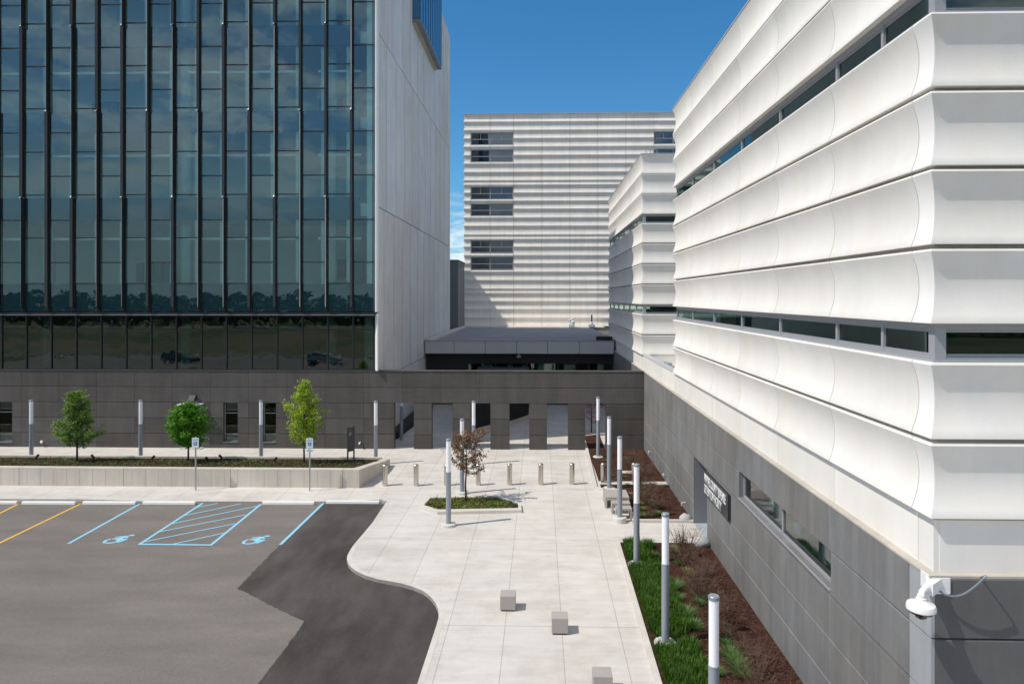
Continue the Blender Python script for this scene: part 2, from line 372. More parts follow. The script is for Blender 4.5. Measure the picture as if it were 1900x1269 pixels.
# kerb band following the plaza edge
kp=[Vector((p[0],p[1],0)) for p in edge]+[Vector((ext.x,ext.y,0))]
def kerb(path,w,z0,z1,name,mat,side=1,t=.5,parent=None,closed=False,**pr):
    n=len(path);m=M()
    P=[Vector((p[0],p[1],0)) for p in path]
    off=[]
    for i in range(n):
        a=P[(i-1)%n] if (closed or i>0) else None; b=P[(i+1)%n] if (closed or i<n-1) else None
        ds=[]
        if a is not None: ds.append((P[i]-a).normalized())
        if b is not None: ds.append((b-P[i]).normalized())
        nn=sum((Vector((-d.y,d.x,0)) for d in ds),Vector()); nn.normalize(); k=nn.dot(Vector((-ds[0].y,ds[0].x,0)))
        off.append(P[i]+nn*side*w/max(k,.4))
    for i in range(n if closed else n-1):
        j=(i+1)%n; m.prism([(P[i].x,P[i].y),(P[j].x,P[j].y),(off[j].x,off[j].y),(off[i].x,off[i].y)],z0,z1,t=rnd.random())
    return m.build(name,mat,parent,**pr)
kerb(kp,.16,-.17,.004,'kerb',MT['kerbm'],1,**ST_)
# sidewalk with a dropped ramp in front of the planter
sm=M(); prof=[(-46,0),(-27,0),(-24,-.01),(-21.3,-.02),(-18.6,-.112),(-9,-.112),(-8.2,-.06),(-7.3,-.005)]
def fy(x): return 31.05+.022*(x+27)+.22
for (xa,za),(xb,zb) in zip(prof,prof[1:]):
    n=len(sm.v)
    sm.v+=[(xa,fy(xa),za),(xb,fy(xb),zb),(xb,SW,0.002),(xa,SW,0.002),(xa,fy(xa),-.18),(xb,fy(xb),-.18)]
    sm.face((n,n+1,n+2,n+3)); sm.face((n+4,n+5,n+1,n))
sm.build('sidewalk',MT['pave'],**ST_)
# new asphalt patch
pp=[(598,934),(519,1010.6),(440,1091),(468,1105),(500,1122),(564.5,1153),(531,1200),(500,1240),(477,1269)]
pe0=[G(u,v,ZL) for u,v in pp]; pe=[]
for A_,B_ in zip(pe0,pe0[1:]):
    n_=max(2,int(math.dist(A_,B_)/.12))
    for i in range(n_):
        q=i/n_; w_=.022 if i else 0; pe.append((A_[0]+(B_[0]-A_[0])*q+rnd.uniform(-w_,w_),A_[1]+(B_[1]-A_[1])*q+rnd.uniform(-w_,w_)))
pe.append(pe0[-1])
a=Vector(pe0[-1]);b=Vector(pe0[-2]);e=a+(a-b)*9
pe=pe+[(e.x,e.y),(12,e.y),(12,12),(2,22),(-2.5,30),(-6.6,31.27)]
g=M(); n=0
g.poly([(p[0],p[1],ZL+.004) for p in pe][::-1]); g.build('asphalt_patch',MT['asphnew'],**ST_)
# painted lines
def pline(m,a,b,w=.11,z=ZL+.008):
    A=G(*a,ZL);B=G(*b,ZL);p=Vector((A[0],A[1],0));q=Vector((B[0],B[1],0));d=(q-p).normalized();s=Vector((-d.y,d.x,0))*w/2
    m.poly([(p-s).to_tuple()[:2]+(z,),(p+s).to_tuple()[:2]+(z,),(q+s).to_tuple()[:2]+(z,),(q-s).to_tuple()[:2]+(z,)][::-1])
def xt(a,b,k):  # extend segment a->b
    return (b[0]+(b[0]-a[0])*k,b[1]+(b[1]-a[1])*k)
for a_,b_ in (((36,934),(0,952)),((149,935),(0,1007))):
    m=M(); 
    if a_[0]==36: pline(m,a_,xt(a_,b_,3.0))
    else: pline(m,a_,xt(a_,b_,0.02))
    m.build('parking_line',MT['pyel'],kind='structure')
for a_,b_ in (((259,935),(127,1008.5)),((600,933.5),(520,1010.5))):
    m=M(); pline(m,a_,b_,.12); m.build('parking_line',MT['pblue'],kind='structure')
m=M()
C0=(376,933.5);C1=(259,1009.5);C2=(391.5,1011);C3=(484,935.5)
pline(m,C0,C1,.12);pline(m,C3,C2,.12,ZL+.0085);pline(m,(257,1009.5),(394,1011),.12,ZL+.009)
def lerp(a,b,t): return (a[0]+(b[0]-a[0])*t,a[1]+(b[1]-a[1])*t)
for a_,b_ in (((366.5,941),(404,934)),((343,956.5),(447,934.6)),((319.5,971.5),(477,939)),((294,987),(457,955)),((268,1005),(436,971.5)),((321,1009.5),(415,989))):
    pline(m,a_,b_,.085,ZL+.0095)
m.build('access_aisle_hatching',MT['pblue'],kind='structure')
def symbol(u,v):
    x0,y0=G(u,v,ZL); S=.90; m=M(); zz=[ZL+.008]
    def seg(a,b,w):
        zz[0]+=.0004
        p=Vector(a);q=Vector(b);d=(q-p).normalized();s=Vector((-d.y,d.x))*w/2
        m.poly([(x0+S*c.x,y0+S*c.y,zz[0]) for c in (p-s,q-s,q+s,p+s)])
    def ring(cx,cy,r0,r1,a0,a1,n=20):
        zz[0]+=.0004
        for i in range(n):
            A=R(a0+(a1-a0)*i/n);B=R(a0+(a1-a0)*(i+1)/n)
            m.poly([(x0+S*(cx+r*math.cos(t)),y0+S*(cy+r*math.sin(t)),zz[0]) for r,t in ((r0,A),(r1,A),(r1,B),(r0,B))])
    ring(.33,.31,.21,.34,130,245); ring(.33,.31,.21,.34,255,385,20)
    ring(.33,.31,.21,.33,35,122,12)
    seg((.22,.76),(.66,.86),.12); seg((.62,.90),(.46,.46),.24); seg((.62,.87),(.77,.97),.09); seg((.58,.84),(.82,.68),.10)
    seg((.42,.46),(.88,.48),.17); seg((.86,.54),(.68,.12),.16)
    zz[0]+=.0004; m.poly([(x0+S*((.80+.12*math.cos(R(t)))),y0+S*((1.0+.10*math.sin(R(t)))),zz[0]) for t in range(0,360,24)])
    m.build('wheelchair_symbol',MT['pblue'],kind='structure')
symbol(185,1008); symbol(444.5,1009.5)
# wheel stops
ws=[(-70,27.5),(39,138),(152,250),(263.5,361),(486,582),(604.5,703)]
wl=['white painted wheel stop at the far left, cut by the frame','white wheel stop between the two yellow lines','white wheel stop between a yellow and a blue line','white wheel stop left of the hatched aisle','white wheel stop right of the hatched aisle','white wheel stop at the kerb end of the new asphalt']
MT['stopw']=simple('wheel_stop_paint',(.80,.78,.73),.7,0,.08,9)
for (ua,ub),lb in zip(ws,wl):
    va=936.5 if ua<590 else 935
    xa,ya=G(ua,va,ZL);xb,yb=G(ub,va+.3,ZL)
    if ub<100: yb=G(ub,936,ZL)[1]
    m=M(); L=xb-xa
    pr=[(-.09,0),(.09,0),(.075,.10),(.045,.135),(-.045,.135),(-.075,.10)]
    for i in range(len(pr)):
        pass
    for x0_,x1_ in ((0,L),):
        n=len(m.v); m.v+=[(x0_,p[0],p[1]) for p in pr]+[(x1_,p[0],p[1]) for p in pr]
        for i in range(6): j=(i+1)%6; m.face((n+i,n+6+i,n+6+j,n+j),rnd.random())
        m.face([n+i for i in range(6)]); m.face([n+11-i for i in range(6)])
    o=m.build('wheel_stop',MT['stopw'],None,bevel=.012,loc=(xa,ya+.1,ZL+.005),label=lb,category='wheel stop',group='concrete wheel stops along the parking bays')
    o.rotation_euler=(0,0,math.atan2(yb-ya,xb-xa))
# ============================================================ panelled walls
def pwall(name,mats,parent,origin,ux,length,zs,joints,openings,thick=.4,gap=.012,face=.05,mat_idx=0,tr=None):
    """wall in plan from origin along ux; outward normal = right of ux; real joints between panels"""
    o=Vector((origin[0],origin[1],0)); d=Vector((ux[0],ux[1],0)).normalized(); nrm=Vector((d.y,-d.x,0))
    m=M()
    def bx(a0,a1,b0,b1,z0,z1,t,mi):
        # a along, b depth from face inward
        pts=[]
        n=len(m.v)
        for z in (z0,z1):
            for (a,b) in ((a0,b0),(a1,b0),(a1,b1),(a0,b1)):
                p=o+d*a-nrm*b; m.v.append((p.x,p.y,z))
        if mi==0 and b0==0 and z1-z0>.2 and b1<thick-.1:   # small chamfer along the top arris
            ch=.020; m.v[n+4]=m.v[n+4][:2]+(z1-ch,); m.v[n+5]=m.v[n+5][:2]+(z1-ch,)
            for a in (a0,a1):
                p=o+d*a-nrm*(b0+ch); m.v.append((p.x,p.y,z1))
            for q in ((3,2,1,0),(8,9,6,7),(4,5,9,8),(0,1,5,4),(2,3,7,6)): m.face([n+i for i in q],t,mi)
            m.face([n+1,n+2,n+6,n+9,n+5],t,mi); m.face([n+3,n,n+4,n+8,n+7],t,mi); return
        for q in ((3,2,1,0),(4,5,6,7),(0,1,5,4),(1,2,6,5),(2,3,7,6),(3,0,4,7)): m.face([n+i for i in q],t,mi)
    js=sorted(set([0,length]+[j for j in joints if 0<j<length]))
    def spans(z0,z1):
        cuts=[(a,b) for (a,b,c,e) in openings if c<z1-.01 and e>z0+.01]
        return cuts
    for zi in range(len(zs)-1):
        z0,z1=zs[zi],zs[zi+1]
        # vertical sub-cuts by openings within the course
        zc=sorted(set([z0,z1]+[q for op in openings for q in op[2:] if z0<q<z1]))
        for k in range(len(zc)-1):
            za,zb=zc[k],zc[k+1]; cuts=spans(za,zb)
            for ji in range(len(js)-1):
                segs=[(js[ji],js[ji+1])]
                for (ca,cb_) in cuts:
                    ns=[]
                    for (p,q) in segs:
                        if cb_<=p or ca>=q: ns.append((p,q))
                        else:
                            if ca>p: ns.append((p,ca))
                            if cb_<q: ns.append((cb_,q))
                    segs=ns
                h_=hash((round(js[ji],2),zi))&1023; tv=(h_*0.6180339)%1
                for (p,q) in segs:
                    gp=gap/2 if (p==js[ji] and p>0) else 0; gq=gap/2 if (q==js[ji+1] and q<length) else 0
                    g0=.011 if za==z0 and zi>0 else 0; g1=.020 if zb==z1 and zi<len(zs)-2 else 0
                    bx(p+gp,q-gq,0,face,za+g0,zb-g1,tv,0)
    # backing
    Z0,Z1=zs[0],zs[-1]; zc=sorted(set([Z0,Z1]+[q for op in openings for q in op[2:] if Z0<q<Z1]))
    for k in range(len(zc)-1):
        za,zb=zc[k],zc[k+1]; cuts=spans(za,zb); segs=[(0,length)]
        for (ca,cb_) in cuts:
            ns=[]
            for (p,q) in segs:
                if cb_<=p or ca>=q: ns.append((p,q))
                else:
                    if ca>p: ns.append((p,ca))
                    if cb_<q: ns.append((cb_,q))
            segs=ns
        for (p,q) in segs:
            bx(p+.002,q-.002,face+.001,thick,za,zb,.5,mat_idx)
    return m.build(name,mats,parent)
ZS=[-.05,.91,1.88,2.85,3.82,4.80]
# ============================================================ TOWER
tower=empty('office_tower',(-22,42.2,0),label='tall tower with dark glass curtain wall and pale concrete side wall on a dark base',category='building')
def P(o): return o
def place(o,par):   # parent keeping world position
    o.parent=par; o.matrix_parent_inverse=Matrix.Translation(par.location).inverted(); return o
XL=-46.0; XR=-10.21
def up(m,name,mat,par=None,**k):
    o=m.build(name,mat,None,**k); 
    return place(o,par) if par else o
# podium
jb=[(x-XL) for x in [1.08-2.41*i for i in range(25)]]
ops=[(-34.4,-33.25,.32,2.85),(-22.3,-21.05,-.05,2.85),(-19.8,-18.88,.40,2.85),(-17.31,-16.47,.40,2.85),(-14.90,-14.04,.42,2.85)]
o=pwall('podium_wall',[MT['dark'],MT['joint']],None,(XL,42.2),(1,0),XR-.35-XL,ZS,jb,[(a-XL,b-XL,c,d) for a,b,c,d in ops],mat_idx=1); place(o,tower)
m=M(); m.box(XL,XR+.0,42.17,42.62,4.801,4.86); up(m,'coping',MT['dark'],tower)
# podium windows
for (a,b,c,d) in (ops[0],ops[2],ops[3],ops[4]):
    m=M(); y=42.40
    m.box(a,a+.06,y,y+.08,c,d); m.box(b-.06,b,y,y+.08,c,d); m.box(a+.06,b-.06,y,y+.08,c,c+.06); m.box(a+.06,b-.06,y,y+.08,d-.06,d); m.box(a+.06,b-.06,y,y+.07,c+.42,c+.47); m.box(a+.06,b-.06,y,y+.07,d-.72,d-.66)
    m.box(a-.0,b+.0,42.16,42.42,c-.05,c-.001)
    f=up(m,'window',MT['recess'],tower)
    m=M(); m.poly([(a+.05,y+.04,c+.05),(b-.05,y+.04,c+.05),(b-.05,y+.04,d-.05),(a+.05,y+.04,d-.05)]); q=m.build('pane',MT['glassR'],f)
# door
m=M(); m.box(-22.25,-21.1,42.42,42.47,.06,2.68); dd=up(m,'door',MT['door'],tower)
m=M(); m.box(-21.24,-21.16,42.38,42.42,1.0,1.22); m.build('handle',MT['galv'],dd)
m=M(); m.box(-22.3,-22.25,42.3,42.5,.0,2.85); m.box(-21.1,-21.05,42.3,42.5,0,2.85); m.box(-22.25,-21.1,42.3,42.5,2.69,2.85); up(m,'door_frame',MT['door'],tower)
m=M(); m.box(-22.35,-21.0,41.7,42.2,0,.05); up(m,'doorstep',MT['foot'],tower)
m=M(); m.box(-22.4,-21.02,41.55,42.19,2.74,2.80); up(m,'door_canopy',MT['edge'],tower)
# interior black behind the podium openings
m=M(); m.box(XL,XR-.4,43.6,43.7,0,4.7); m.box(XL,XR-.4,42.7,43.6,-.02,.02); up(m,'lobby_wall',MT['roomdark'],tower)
XF=[-33.96+1.595*k for k in range(-7,15)]; ZT=38.5; XE=-10.25
# lower glazing
m=M()
m.poly([(XL,42.28,4.86),(XE,42.28,4.86),(XE,42.28,8.30),(XL,42.28,8.30)]); up(m,'lower_glazing',MT['glassL'],tower)
m=M()
for x in XF: m.box(x-.035,x+.035,42.20,42.36,4.86,8.3)
m.box(XL,XE,42.24,42.34,7.36,7.42); m.box(XL,XE,42.18,42.34,4.861,4.93); m.box(XL,XE,42.26,42.42,8.2,8.3)
up(m,'lower_mullions',MT['transom'],tower)
m=M(); m.box(XL,XE,41.93,42.6,8.3,8.46); up(m,'floor_ledge',MT['transom'],tower)
m=M(); m.box(XL,XE,41.90,41.93,8.3,8.33); up(m,'drip_edge',MT['alu'],tower)
# upper glazing : one glass bay between each pair of fins
ZA=[27.68+2.68*3,27.68+2.68*2,27.68+2.68,27.68,25.01,22.35,19.69,16.97,14.22,11.58]; ZB=[26.52+2.67*4,26.52+2.67*3,26.52+2.67*2,26.52+2.67,26.52,23.85,21.2,18.49,15.8,13.12,10.27]
for i,x in enumerate(XF):
    k=i-7; x1=XF[i+1] if i+1<len(XF) else XE
    mb=M(); tl=rnd.uniform(-.004,.004); tt=rnd.uniform(-.004,.004)
    zz=sorted([8.46]+(ZA if k%2==0 else ZB)+[38.3])
    zz=[z for z in zz if z<=38.3]
    for z0,z1 in zip(zz,zz[1:]):
        e=rnd.uniform(-.0035,.0035);f_=rnd.uniform(-.003,.003)
        mb.poly([(x,42.0+e,z0),(x1,42.0-e+f_,z0),(x1,42.0-e,z1),(x,42.0+e+f_,z1)])
    gb=mb.build('glass_bay',MT['glassT'],None); place(gb,tower)
    mt=M()
    for z in zz[1:-1]: mt.box(x,x1,41.955,42.03,z-.03,z+.03)
    mt.box(x+.08,x+.11,41.96,42.03,8.46,38.3); mt.box(x1-.11,x1-.08,41.96,42.03,8.46,38.3)
    mt.build('glazing_frame',MT['transom'],gb)
def fin_seg(m,x,z0,z1,kind):
    w=.05; a,b=(.20,.32) if kind=='A' else (.32,.20)
    pts=[(x-w,42.02),(x+w,42.02),(x+w,42.02-b),(x-w,42.02-a)]
    if z0<9:  # slanted foot
        n=len(m.v); q=pts
        m.v+=[(p[0],p[1],z0+(0 if p[1]>42 else .35)) for p in q]+[(p[0],p[1],z1) for p in q]
    else:
        n=len(m.v); m.v+=[(p[0],p[1],z0) for p in pts]+[(p[0],p[1],z1) for p in pts]
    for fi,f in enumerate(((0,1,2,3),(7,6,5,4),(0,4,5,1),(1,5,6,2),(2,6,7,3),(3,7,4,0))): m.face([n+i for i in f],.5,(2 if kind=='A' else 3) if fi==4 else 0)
for i,x in enumerate(XF):
    k=i-7; m=M()
    if k%2: zj=[38.3,36.98,26.31,15.64,8.46]; s0='A' if k%4==1 else 'B'; seq=['B' if s0=='A' else 'A',s0,'B' if s0=='A' else 'A',s0]
    else: zj=[38.3,31.65,21.0,8.46]; s0='A' if k%4==2 else 'B'; seq=[('B' if s0=='A' else 'A'),s0,'B' if s0=='A' else 'A']
    if not k%2: seq=[('B' if s0=='A' else 'A'),s0,('B' if s0=='A' else 'A')]
    for (zt,zb,kd) in zip(zj,zj[1:],seq): fin_seg(m,x,zb+.02,zt-.02,kd)
    for z in zj[1:-1]:  # white facets painted on as sun glints at the fin joints
        m.poly([(x-.06,41.69,z-.06),(x+.03,41.69,z-.02),(x+.02,41.83,z+.13),(x-.06,41.83,z+.10)],.5,1)
        m.poly([(x-.06,41.69,z-.06),(x-.06,41.83,z+.10),(x-.06,41.85,z-.08)],.5,1)
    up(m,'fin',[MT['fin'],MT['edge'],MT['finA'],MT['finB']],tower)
# spandrels, slabs, interior
for z0,z1 in ((8.5,10.25),(14.25,15.62),(19.72,20.98),(25.03,26.3),(30.4,31.6),(35.6,36.9)):
    m=M(); m.box(XL,-11.2 if z0>9 else -10.4,42.10,42.22,z0,z1); up(m,'spandrel',MT['spandrel'],tower)
    m=M(); m.box(XL,-10.4,42.3,54,z0+.2,z1-.35); up(m,'floor_slab',MT['ceil'],tower)
m=M(); m.box(XL,-10.4,47.5,47.7,8.6,38.3); m.box(XL,-10.4,49.5,49.7,4.9,8.3); up(m,'interior_wall',MT['roomwall'],tower)
for zc in (7.55,13.09,18.33,23.56,28.8,34.0):
    m=M(); y=42.45; z=zc
    for (a,b) in ((-45,-32.5),(-31.2,-23.3),(-22.2,-15.0),(-13.9,-11.2)): m.box(a,b,y,y+.12,z-.07,z+.07)
    up(m,'soffit_strip',MT['strip'],tower)
for x in (-40.9,-31.9,-22.85,-13.4):
    m=M(); m.tube([(x,43.6,4.9),(x,43.6,38.2)],.34,16); c_=up(m,'column',MT['blind'],tower); autosmooth(c_)
for i,x in enumerate(XF):
    m=M(); m.box(x+1.595-.42 if i<len(XF)-1 else x+.85,x+1.595-.14 if i<len(XF)-1 else XE-.1,42.26,42.30,8.5,38.2); up(m,'blind',MT['blind'],tower)
m=M(); m.box(-10.95,-10.3,42.4,42.45,4.9,8.2); up(m,'blind',MT['blind'],tower)
for x0,x1,y0,zb in ((-14.2,-12.4,44.5,26.6),(-14.6,-11.6,44.8,21.2),(-14.0,-11.4,44.6,10.6),(-27,-24,45,10.4),(-30,-28,45,21.2)):
    m=M(); 
    for q in range(int((x1-x0)/.62)): m.box(x0+q*.62,x0+q*.62+.5,y0,y0+.5,zb,zb+1.3)
    up(m,'office_chair_row',MT['spandrel'],tower)
# side wall with its sunlit chamfered front edge
def side_wall():
    m=M(); X=-10.05; zsm=[4.2,15.03,25.86,36.7,ZT]
    offs=[0,.9,2.0,.4]
    for zi in range(len(zsm)-1):
        z0,z1=zsm[zi]+.03,zsm[zi+1]-.03
        ys=[42.35]; y=42.35+(1.4 if zi%2==0 else 2.1)
        while y<76.0: ys.append(y); y+=3.0
        ys.append(76.02)
        for a,b in zip(ys,ys[1:]):
            m.box(X-.05,X,a+(.018 if a>42.4 else 0),b-.018,z0,z1,rnd.random())
            if b<76: m.box(X-.05,X+.003,b-.0179,b+.0179,z0,z1,.5,1)
    zb=0
    ys=[42.75]+[45.3+3*i for i in range(6)]
    for a,b in zip(ys,ys[1:]): m.box(X-.05,X,a+.012,b-.012,0,4.18,rnd.random())
    m.box(X-.35,X-.051,42.36,76.0,0,ZT-.02,.5,1)
    return m
up(side_wall(),'side_wall',[MT['sidewall'],MT['joint']],tower)
m=M()
m.prism([(-10.27,42.36),(-10.27,42.1),(-10.12,41.93),(-10.05,41.98),(-10.05,42.349)],8.5,ZT); 
m.prism([(-10.25,42.36),(-10.25,42.22),(-10.06,42.0),(-10.03,42.02),(-10.05,42.349)],4.86,8.42)
up(m,'corner_trim',MT['edge'],tower)
m=M(); m.box(XL,-10.41,55,76,0,38.3); m.box(XL,-10.41,50.3,55,38.0,38.3); m.box(XL,XE,42.05,42.4,38.3,38.48); m.box(XL-.3,XL-.01,42.3,76,0,38.4);m.box(XL,-10.41,42.4,55,38.05,38.3)
up(m,'rear_walls',MT['sidewall'],tower)
# projecting window bay on the side wall
m=M(); X0=-10.05;X1=-9.36
m.box(X0-.02,X1,53.5,64.76,31.05,31.3,.5,0); m.box(X0-.02,X1,53.5,64.76,38.2,38.45); m.box(X0-.02,X1,64.70,64.76,31.3,38.2)
bay=up(m,'oriel_frame',MT['recess'],tower)
m=M()
m.poly([(X1-.05,53.55,31.3),(X1-.05,64.7,31.3),(X1-.05,64.7,38.2),(X1-.05,53.55,38.2)]); m.poly([(X0,53.55,31.3),(X1-.05,53.55,31.3),(X1-.05,53.55,38.2),(X0,53.55,38.2)])
m.build('oriel_glass',MT['glassB'],None); og=bpy.data.objects['oriel_glass']; place(og,tower)
t=NT('oriel_mirror_glass'); MT['mir']=t.bsdf((.06,.20,.36),.08,.55,.8); 
og.data.materials.clear(); og.data.materials.append(MT['mir'])
m=M()
for i in range(1,9): y=53.55+i*11.15/9; m.box(X1-.045,X1-.02,y-.03,y+.03,31.3,38.2)
m.box(X0,X1-.02,53.48,53.54,31.3,31.45); m.box(X1-.1,X1-.02,53.48,53.54,31.45,38.2); up(m,'oriel_mullions',MT['spandrel'],tower)
m=M(); m.box(X0+.005,X0+.30,53.6,64.6,30.93,31.04); up(m,'oriel_sill',MT['ledge'],tower)
# ============================================================ SCREEN WALL with openings
scr=empty('screen_wall',(-2,42.2,0),label='dark panelled screen wall with a row of tall openings joining the tower to the right building',category='wall')
X0s=XR-.35
so_=[(-9.07,-7.83),(-6.72,-5.42),(-4.30,-3.07),(-1.90,-.67),(.43,1.73),(2.79,4.05)]
o=pwall('wall_body',[MT['dark'],MT['joint']],None,(X0s,42.2),(1,0),6.38-X0s,ZS,[j-(X0s-XL) for j in jb],[(a-X0s,b-X0s,-.06,2.85) for a,b in so_],mat_idx=0,thick=.45); place(o,scr)
m=M(); m.box(XR+.001,6.379,42.17,42.66,4.801,4.86); place(m.build('coping',MT['dark'],None),scr)
# ============================================================ WING behind
wing=empty('low_wing',(-2,59,0),label='low flat-roofed wing with grey fascia over black wall behind the screen wall',category='building')
m=M()
zf0,zf1=4.55,5.6; xs=[-10.0,-7.87,-5.15,-2.42,.30,3.02,5.0,6.38]
xs=[-9.98,-7.45,-4.75,-2.02,.66,3.38,6.37]
for a,b in zip(xs,xs[1:]): m.box(a+.02,b-.02,58.98,59.03,zf0,zf1,rnd.random())
m.box(-9.98,6.37,59.04,59.4,zf0+.01,zf1-.01,.5,1); place(m.build('fascia',[MT['panelgrey'],MT['black']],None),wing)
m=M(); m.box(-10.0,6.39,58.95,87.9,5.601,5.66); place(m.build('roof',MT['roofgrey'],None),wing)
m=M(); m.box(-9.9,-9.2,59.2,87.6,5.66,5.82); m.box(-10,8,84.6,87.85,5.66,5.74); place(m.build('roof_kerb',MT['rooflight'],None),wing)
m=M(); m.box(4.9,6.3,59.6,60.0,5.66,6.0); place(m.build('roof_edge_cap',MT['black'],None),wing)
m=M(); m.box(-10,6.39,60.0,60.2,3.6,4.54); m.box(-10,-6.3,60.0,60.2,0,3.6);
for x in (-3.9,-1.15,1.6,4.3): m.box(x-.07,x+.07,59.95,60.1,0,3.6)
m.box(-10,6.39,60.0,60.3,0,.5); m.box(-10,6.39,64,64.2,0,4.5); place(m.build('wall',MT['black'],None),wing)
for a,b in ((-6.3,-3.97),(-3.83,-1.22),(-1.08,1.53),(1.67,4.23),(4.37,6.38)):
    m=M(); m.poly([(a,60.05,.5),(b,60.05,.5),(b,60.05,3.6),(a,60.05,3.6)]); place(m.build('glazing',MT['glassR'],None),wing)
for x,w_ in ((-5.0,.8),(-2.9,.5),(-1.6,.35),(-.2,1.1),(2.1,1.0),(5.1,.5)):
    m=M(); m.box(x,x+w_,60.4,60.45,.6,3.5); place(m.build('blind',MT['blind'],None),wing)
# camera on wing
m=M(); X,Z=onY(962.5,661,59.9); m.lathe([(.05,Z+.30),(.07,Z+.22),(.07,Z+.12),(.2,Z+.05),(.24,Z-.05),(.15,Z-.1),(.1,Z-.12)],X,59.75,14)
m.box(X-.03,X+.03,59.75,59.99,Z+.24,Z+.3)
m.build('wall_light',MT['plasticw'],None,label='small white dome fixture on the black wall under the grey fascia',category='security camera')
# roof vents
for i,(u,v,s_,kind) in enumerate(((1061,606,1,0),(1098,606,1,1))):
    X,Z=onY(u,v,84.5); z=5.74; m=M()
    if kind==0:
        m.box(X-.35,X+.35,84.4,84.9,z,z+.35); m.tube([(X-.25,84.6,z+.35),(X-.25,84.6,z+.9),(X+.1,84.6,z+1.05),(X+.25,84.6,z+.6)],.12,8); m.lathe([(.22,z+.35),(.26,z+.7),(.1,z+.8)],X+.15,84.6,10)
        m.build('roof_vent',MT['plasticw'],None,label='white roof vent with bent pipe, left of the two on the wing roof',category='roof vent',group='vents on the wing roof')
    else:
        e_=empty('roof_vent',(X,84.5,z),label='roof vent with a dark upright flue, right of the two on the wing roof',category='roof vent',group='vents on the wing roof')
        m.box(-.4,.4,-.2,.3,0,.35); m.lathe([(.2,.35),(.2,.6),(.12,.65)],0,0,10); m.build('vent_box',MT['plasticw'],e_)
        m=M(); m.tube([(0,0,.65),(0,0,1.55)],.09,8); m.build('flue',MT['black'],e_)
# mechanical box left of back building
mech=empty('louvred_plant_room',(-10,84,0),label='grey louvred plant room squeezed between the tower and the ribbed building',category='building')
m=M(); m.box(-13,-9.73,80.9,87.8,0,13.75); place(m.build('wall',MT['louver'],None),mech)
m=M()
z=6.0
while z<13.4: m.box(-13,-9.75,80.86,80.90,z,z+.2); z+=.45
place(m.build('louvres',MT['louver'],None),mech)
m=M(); m.box(-13.05,-9.68,80.82,87.8,13.75,13.88); place(m.build('roof_trim',MT['louver'],None),mech)
# ============================================================ scalloped facades
def profile(zb,zt,sag,n=10,lip=.035):
    pr=[(.14,zt),(.015,zt),(.0,zt-lip)]
    a=zt-lip;b=zb+.025;c=a-b
    for i in range(1,n): s=i/n; pr.append((4*sag*s*(1-s),a-c*s))
    pr+=[(0,b),(0,zb),(.14,zb)]
    return pr
def scallop(name,mats,parent,stations,zb,zt,sag,gap=.012,n=10,lip=.035,midx=None):
    """stations: list of (x,y,inx,iny,gapflag)"""
    m=M(); pr=profile(zb,zt,sag,n,lip)
    for i in range(len(stations)-1):
        A=stations[i];B=stations[i+1]; d=Vector((B[0]-A[0],B[1]-A[1])).normalized(); t=rnd.random(); mi=(midx[i] if midx else 0)
        ends=[]
        for S,sg in ((A,1),(B,-1)):
            k=len(m.v); sh=gap*sg if S[4] else 0
            for (dd_,z) in pr: m.v.append((S[0]+S[2]*dd_+d.x*sh,S[1]+S[3]*dd_+d.y*sh,z))
            ends.append(k)
        a,b=ends
        for j in range(len(pr)-1): m.face((a+j,a+j+1,b+j+1,b+j),t,mi)
        if A[4]: m.face([a+j for j in range(len(pr))][::-1],t,mi)
        if B[4]: m.face([b+j for j in range(len(pr))],t,mi)
    o=m.build(name,mats,None); place(o,parent)
    for i_,p in enumerate(o.data.polygons): p.use_smooth=len(p.vertices)==4
    o.data.set_sharp_from_angle(angle=R(30))
    return o
def windows(parent,stations,z0,z1,glassm,dep=.16):
    """framed windows between successive stations"""
    for i in range(len(stations)-1):
        A=stations[i];B=stations[i+1]
        d=Vector((B[0]-A[0],B[1]-A[1],0)); L=d.length; d.normalize(); nin=Vector((-d.y,d.x,0))
        test=Vector((A[2]+B[2],A[3]+B[3],0))
        if nin.dot(test)<0: nin=-nin
        a=Vector((A[0]+A[2]*dep,A[1]+A[3]*dep,0)); b=Vector((B[0]+B[2]*dep,B[1]+B[3]*dep,0)); L=(b-a).length
        m=M()
        def bx(s0,s1,q0,q1,za,zb):
            n=len(m.v)
            for z in (za,zb):
                for (s,q) in ((s0,q0),(s1,q0),(s1,q1),(s0,q1)):
                    p=a+d*s+nin*q; m.v.append((p.x,p.y,z))
            for f in ((3,2,1,0),(4,5,6,7),(0,1,5,4),(1,2,6,5),(2,3,7,6),(3,0,4,7)): m.face([n+i for i in f])
        fr=.045
        bx(0,L,-.02,.08,z0,z0+.07); bx(0,L,-.045,-.02,z0,z0+.035); bx(0,L,-.02,.08,z1-.10,z1); 
        bx(0,fr,0,.08,z0+.07,z1-.1); bx(L-fr,L,0,.08,z0+.07,z1-.1)
        bx(0,L,.02,.07,z0+.07,z0+.13); bx(0,L,.02,.07,z1-.15,z1-.1)
        f=m.build('window',MT['alu'],None); place(f,parent)
        g=M(); p=a+d*fr+nin*.05; q=a+d*(L-fr)+nin*.05
        g.poly([(p.x,p.y,z0+.13),(q.x,q.y,z0+.13),(q.x,q.y,z1-.15),(p.x,p.y,z1-.15)]); g.build('pane',glassm,f).matrix_parent_inverse=f.matrix_world.inverted()
        f_=kids(f)[0]; f_.matrix_parent_inverse=Matrix.Identity(4)
right=empty('ribbed_courthouse_block',(10,22,0),label='right-hand building of white scalloped concrete bands over a grey panelled ground floor',category='building')
XT=6.44; YN=11.41; YFAR=33.35; SAG=.125
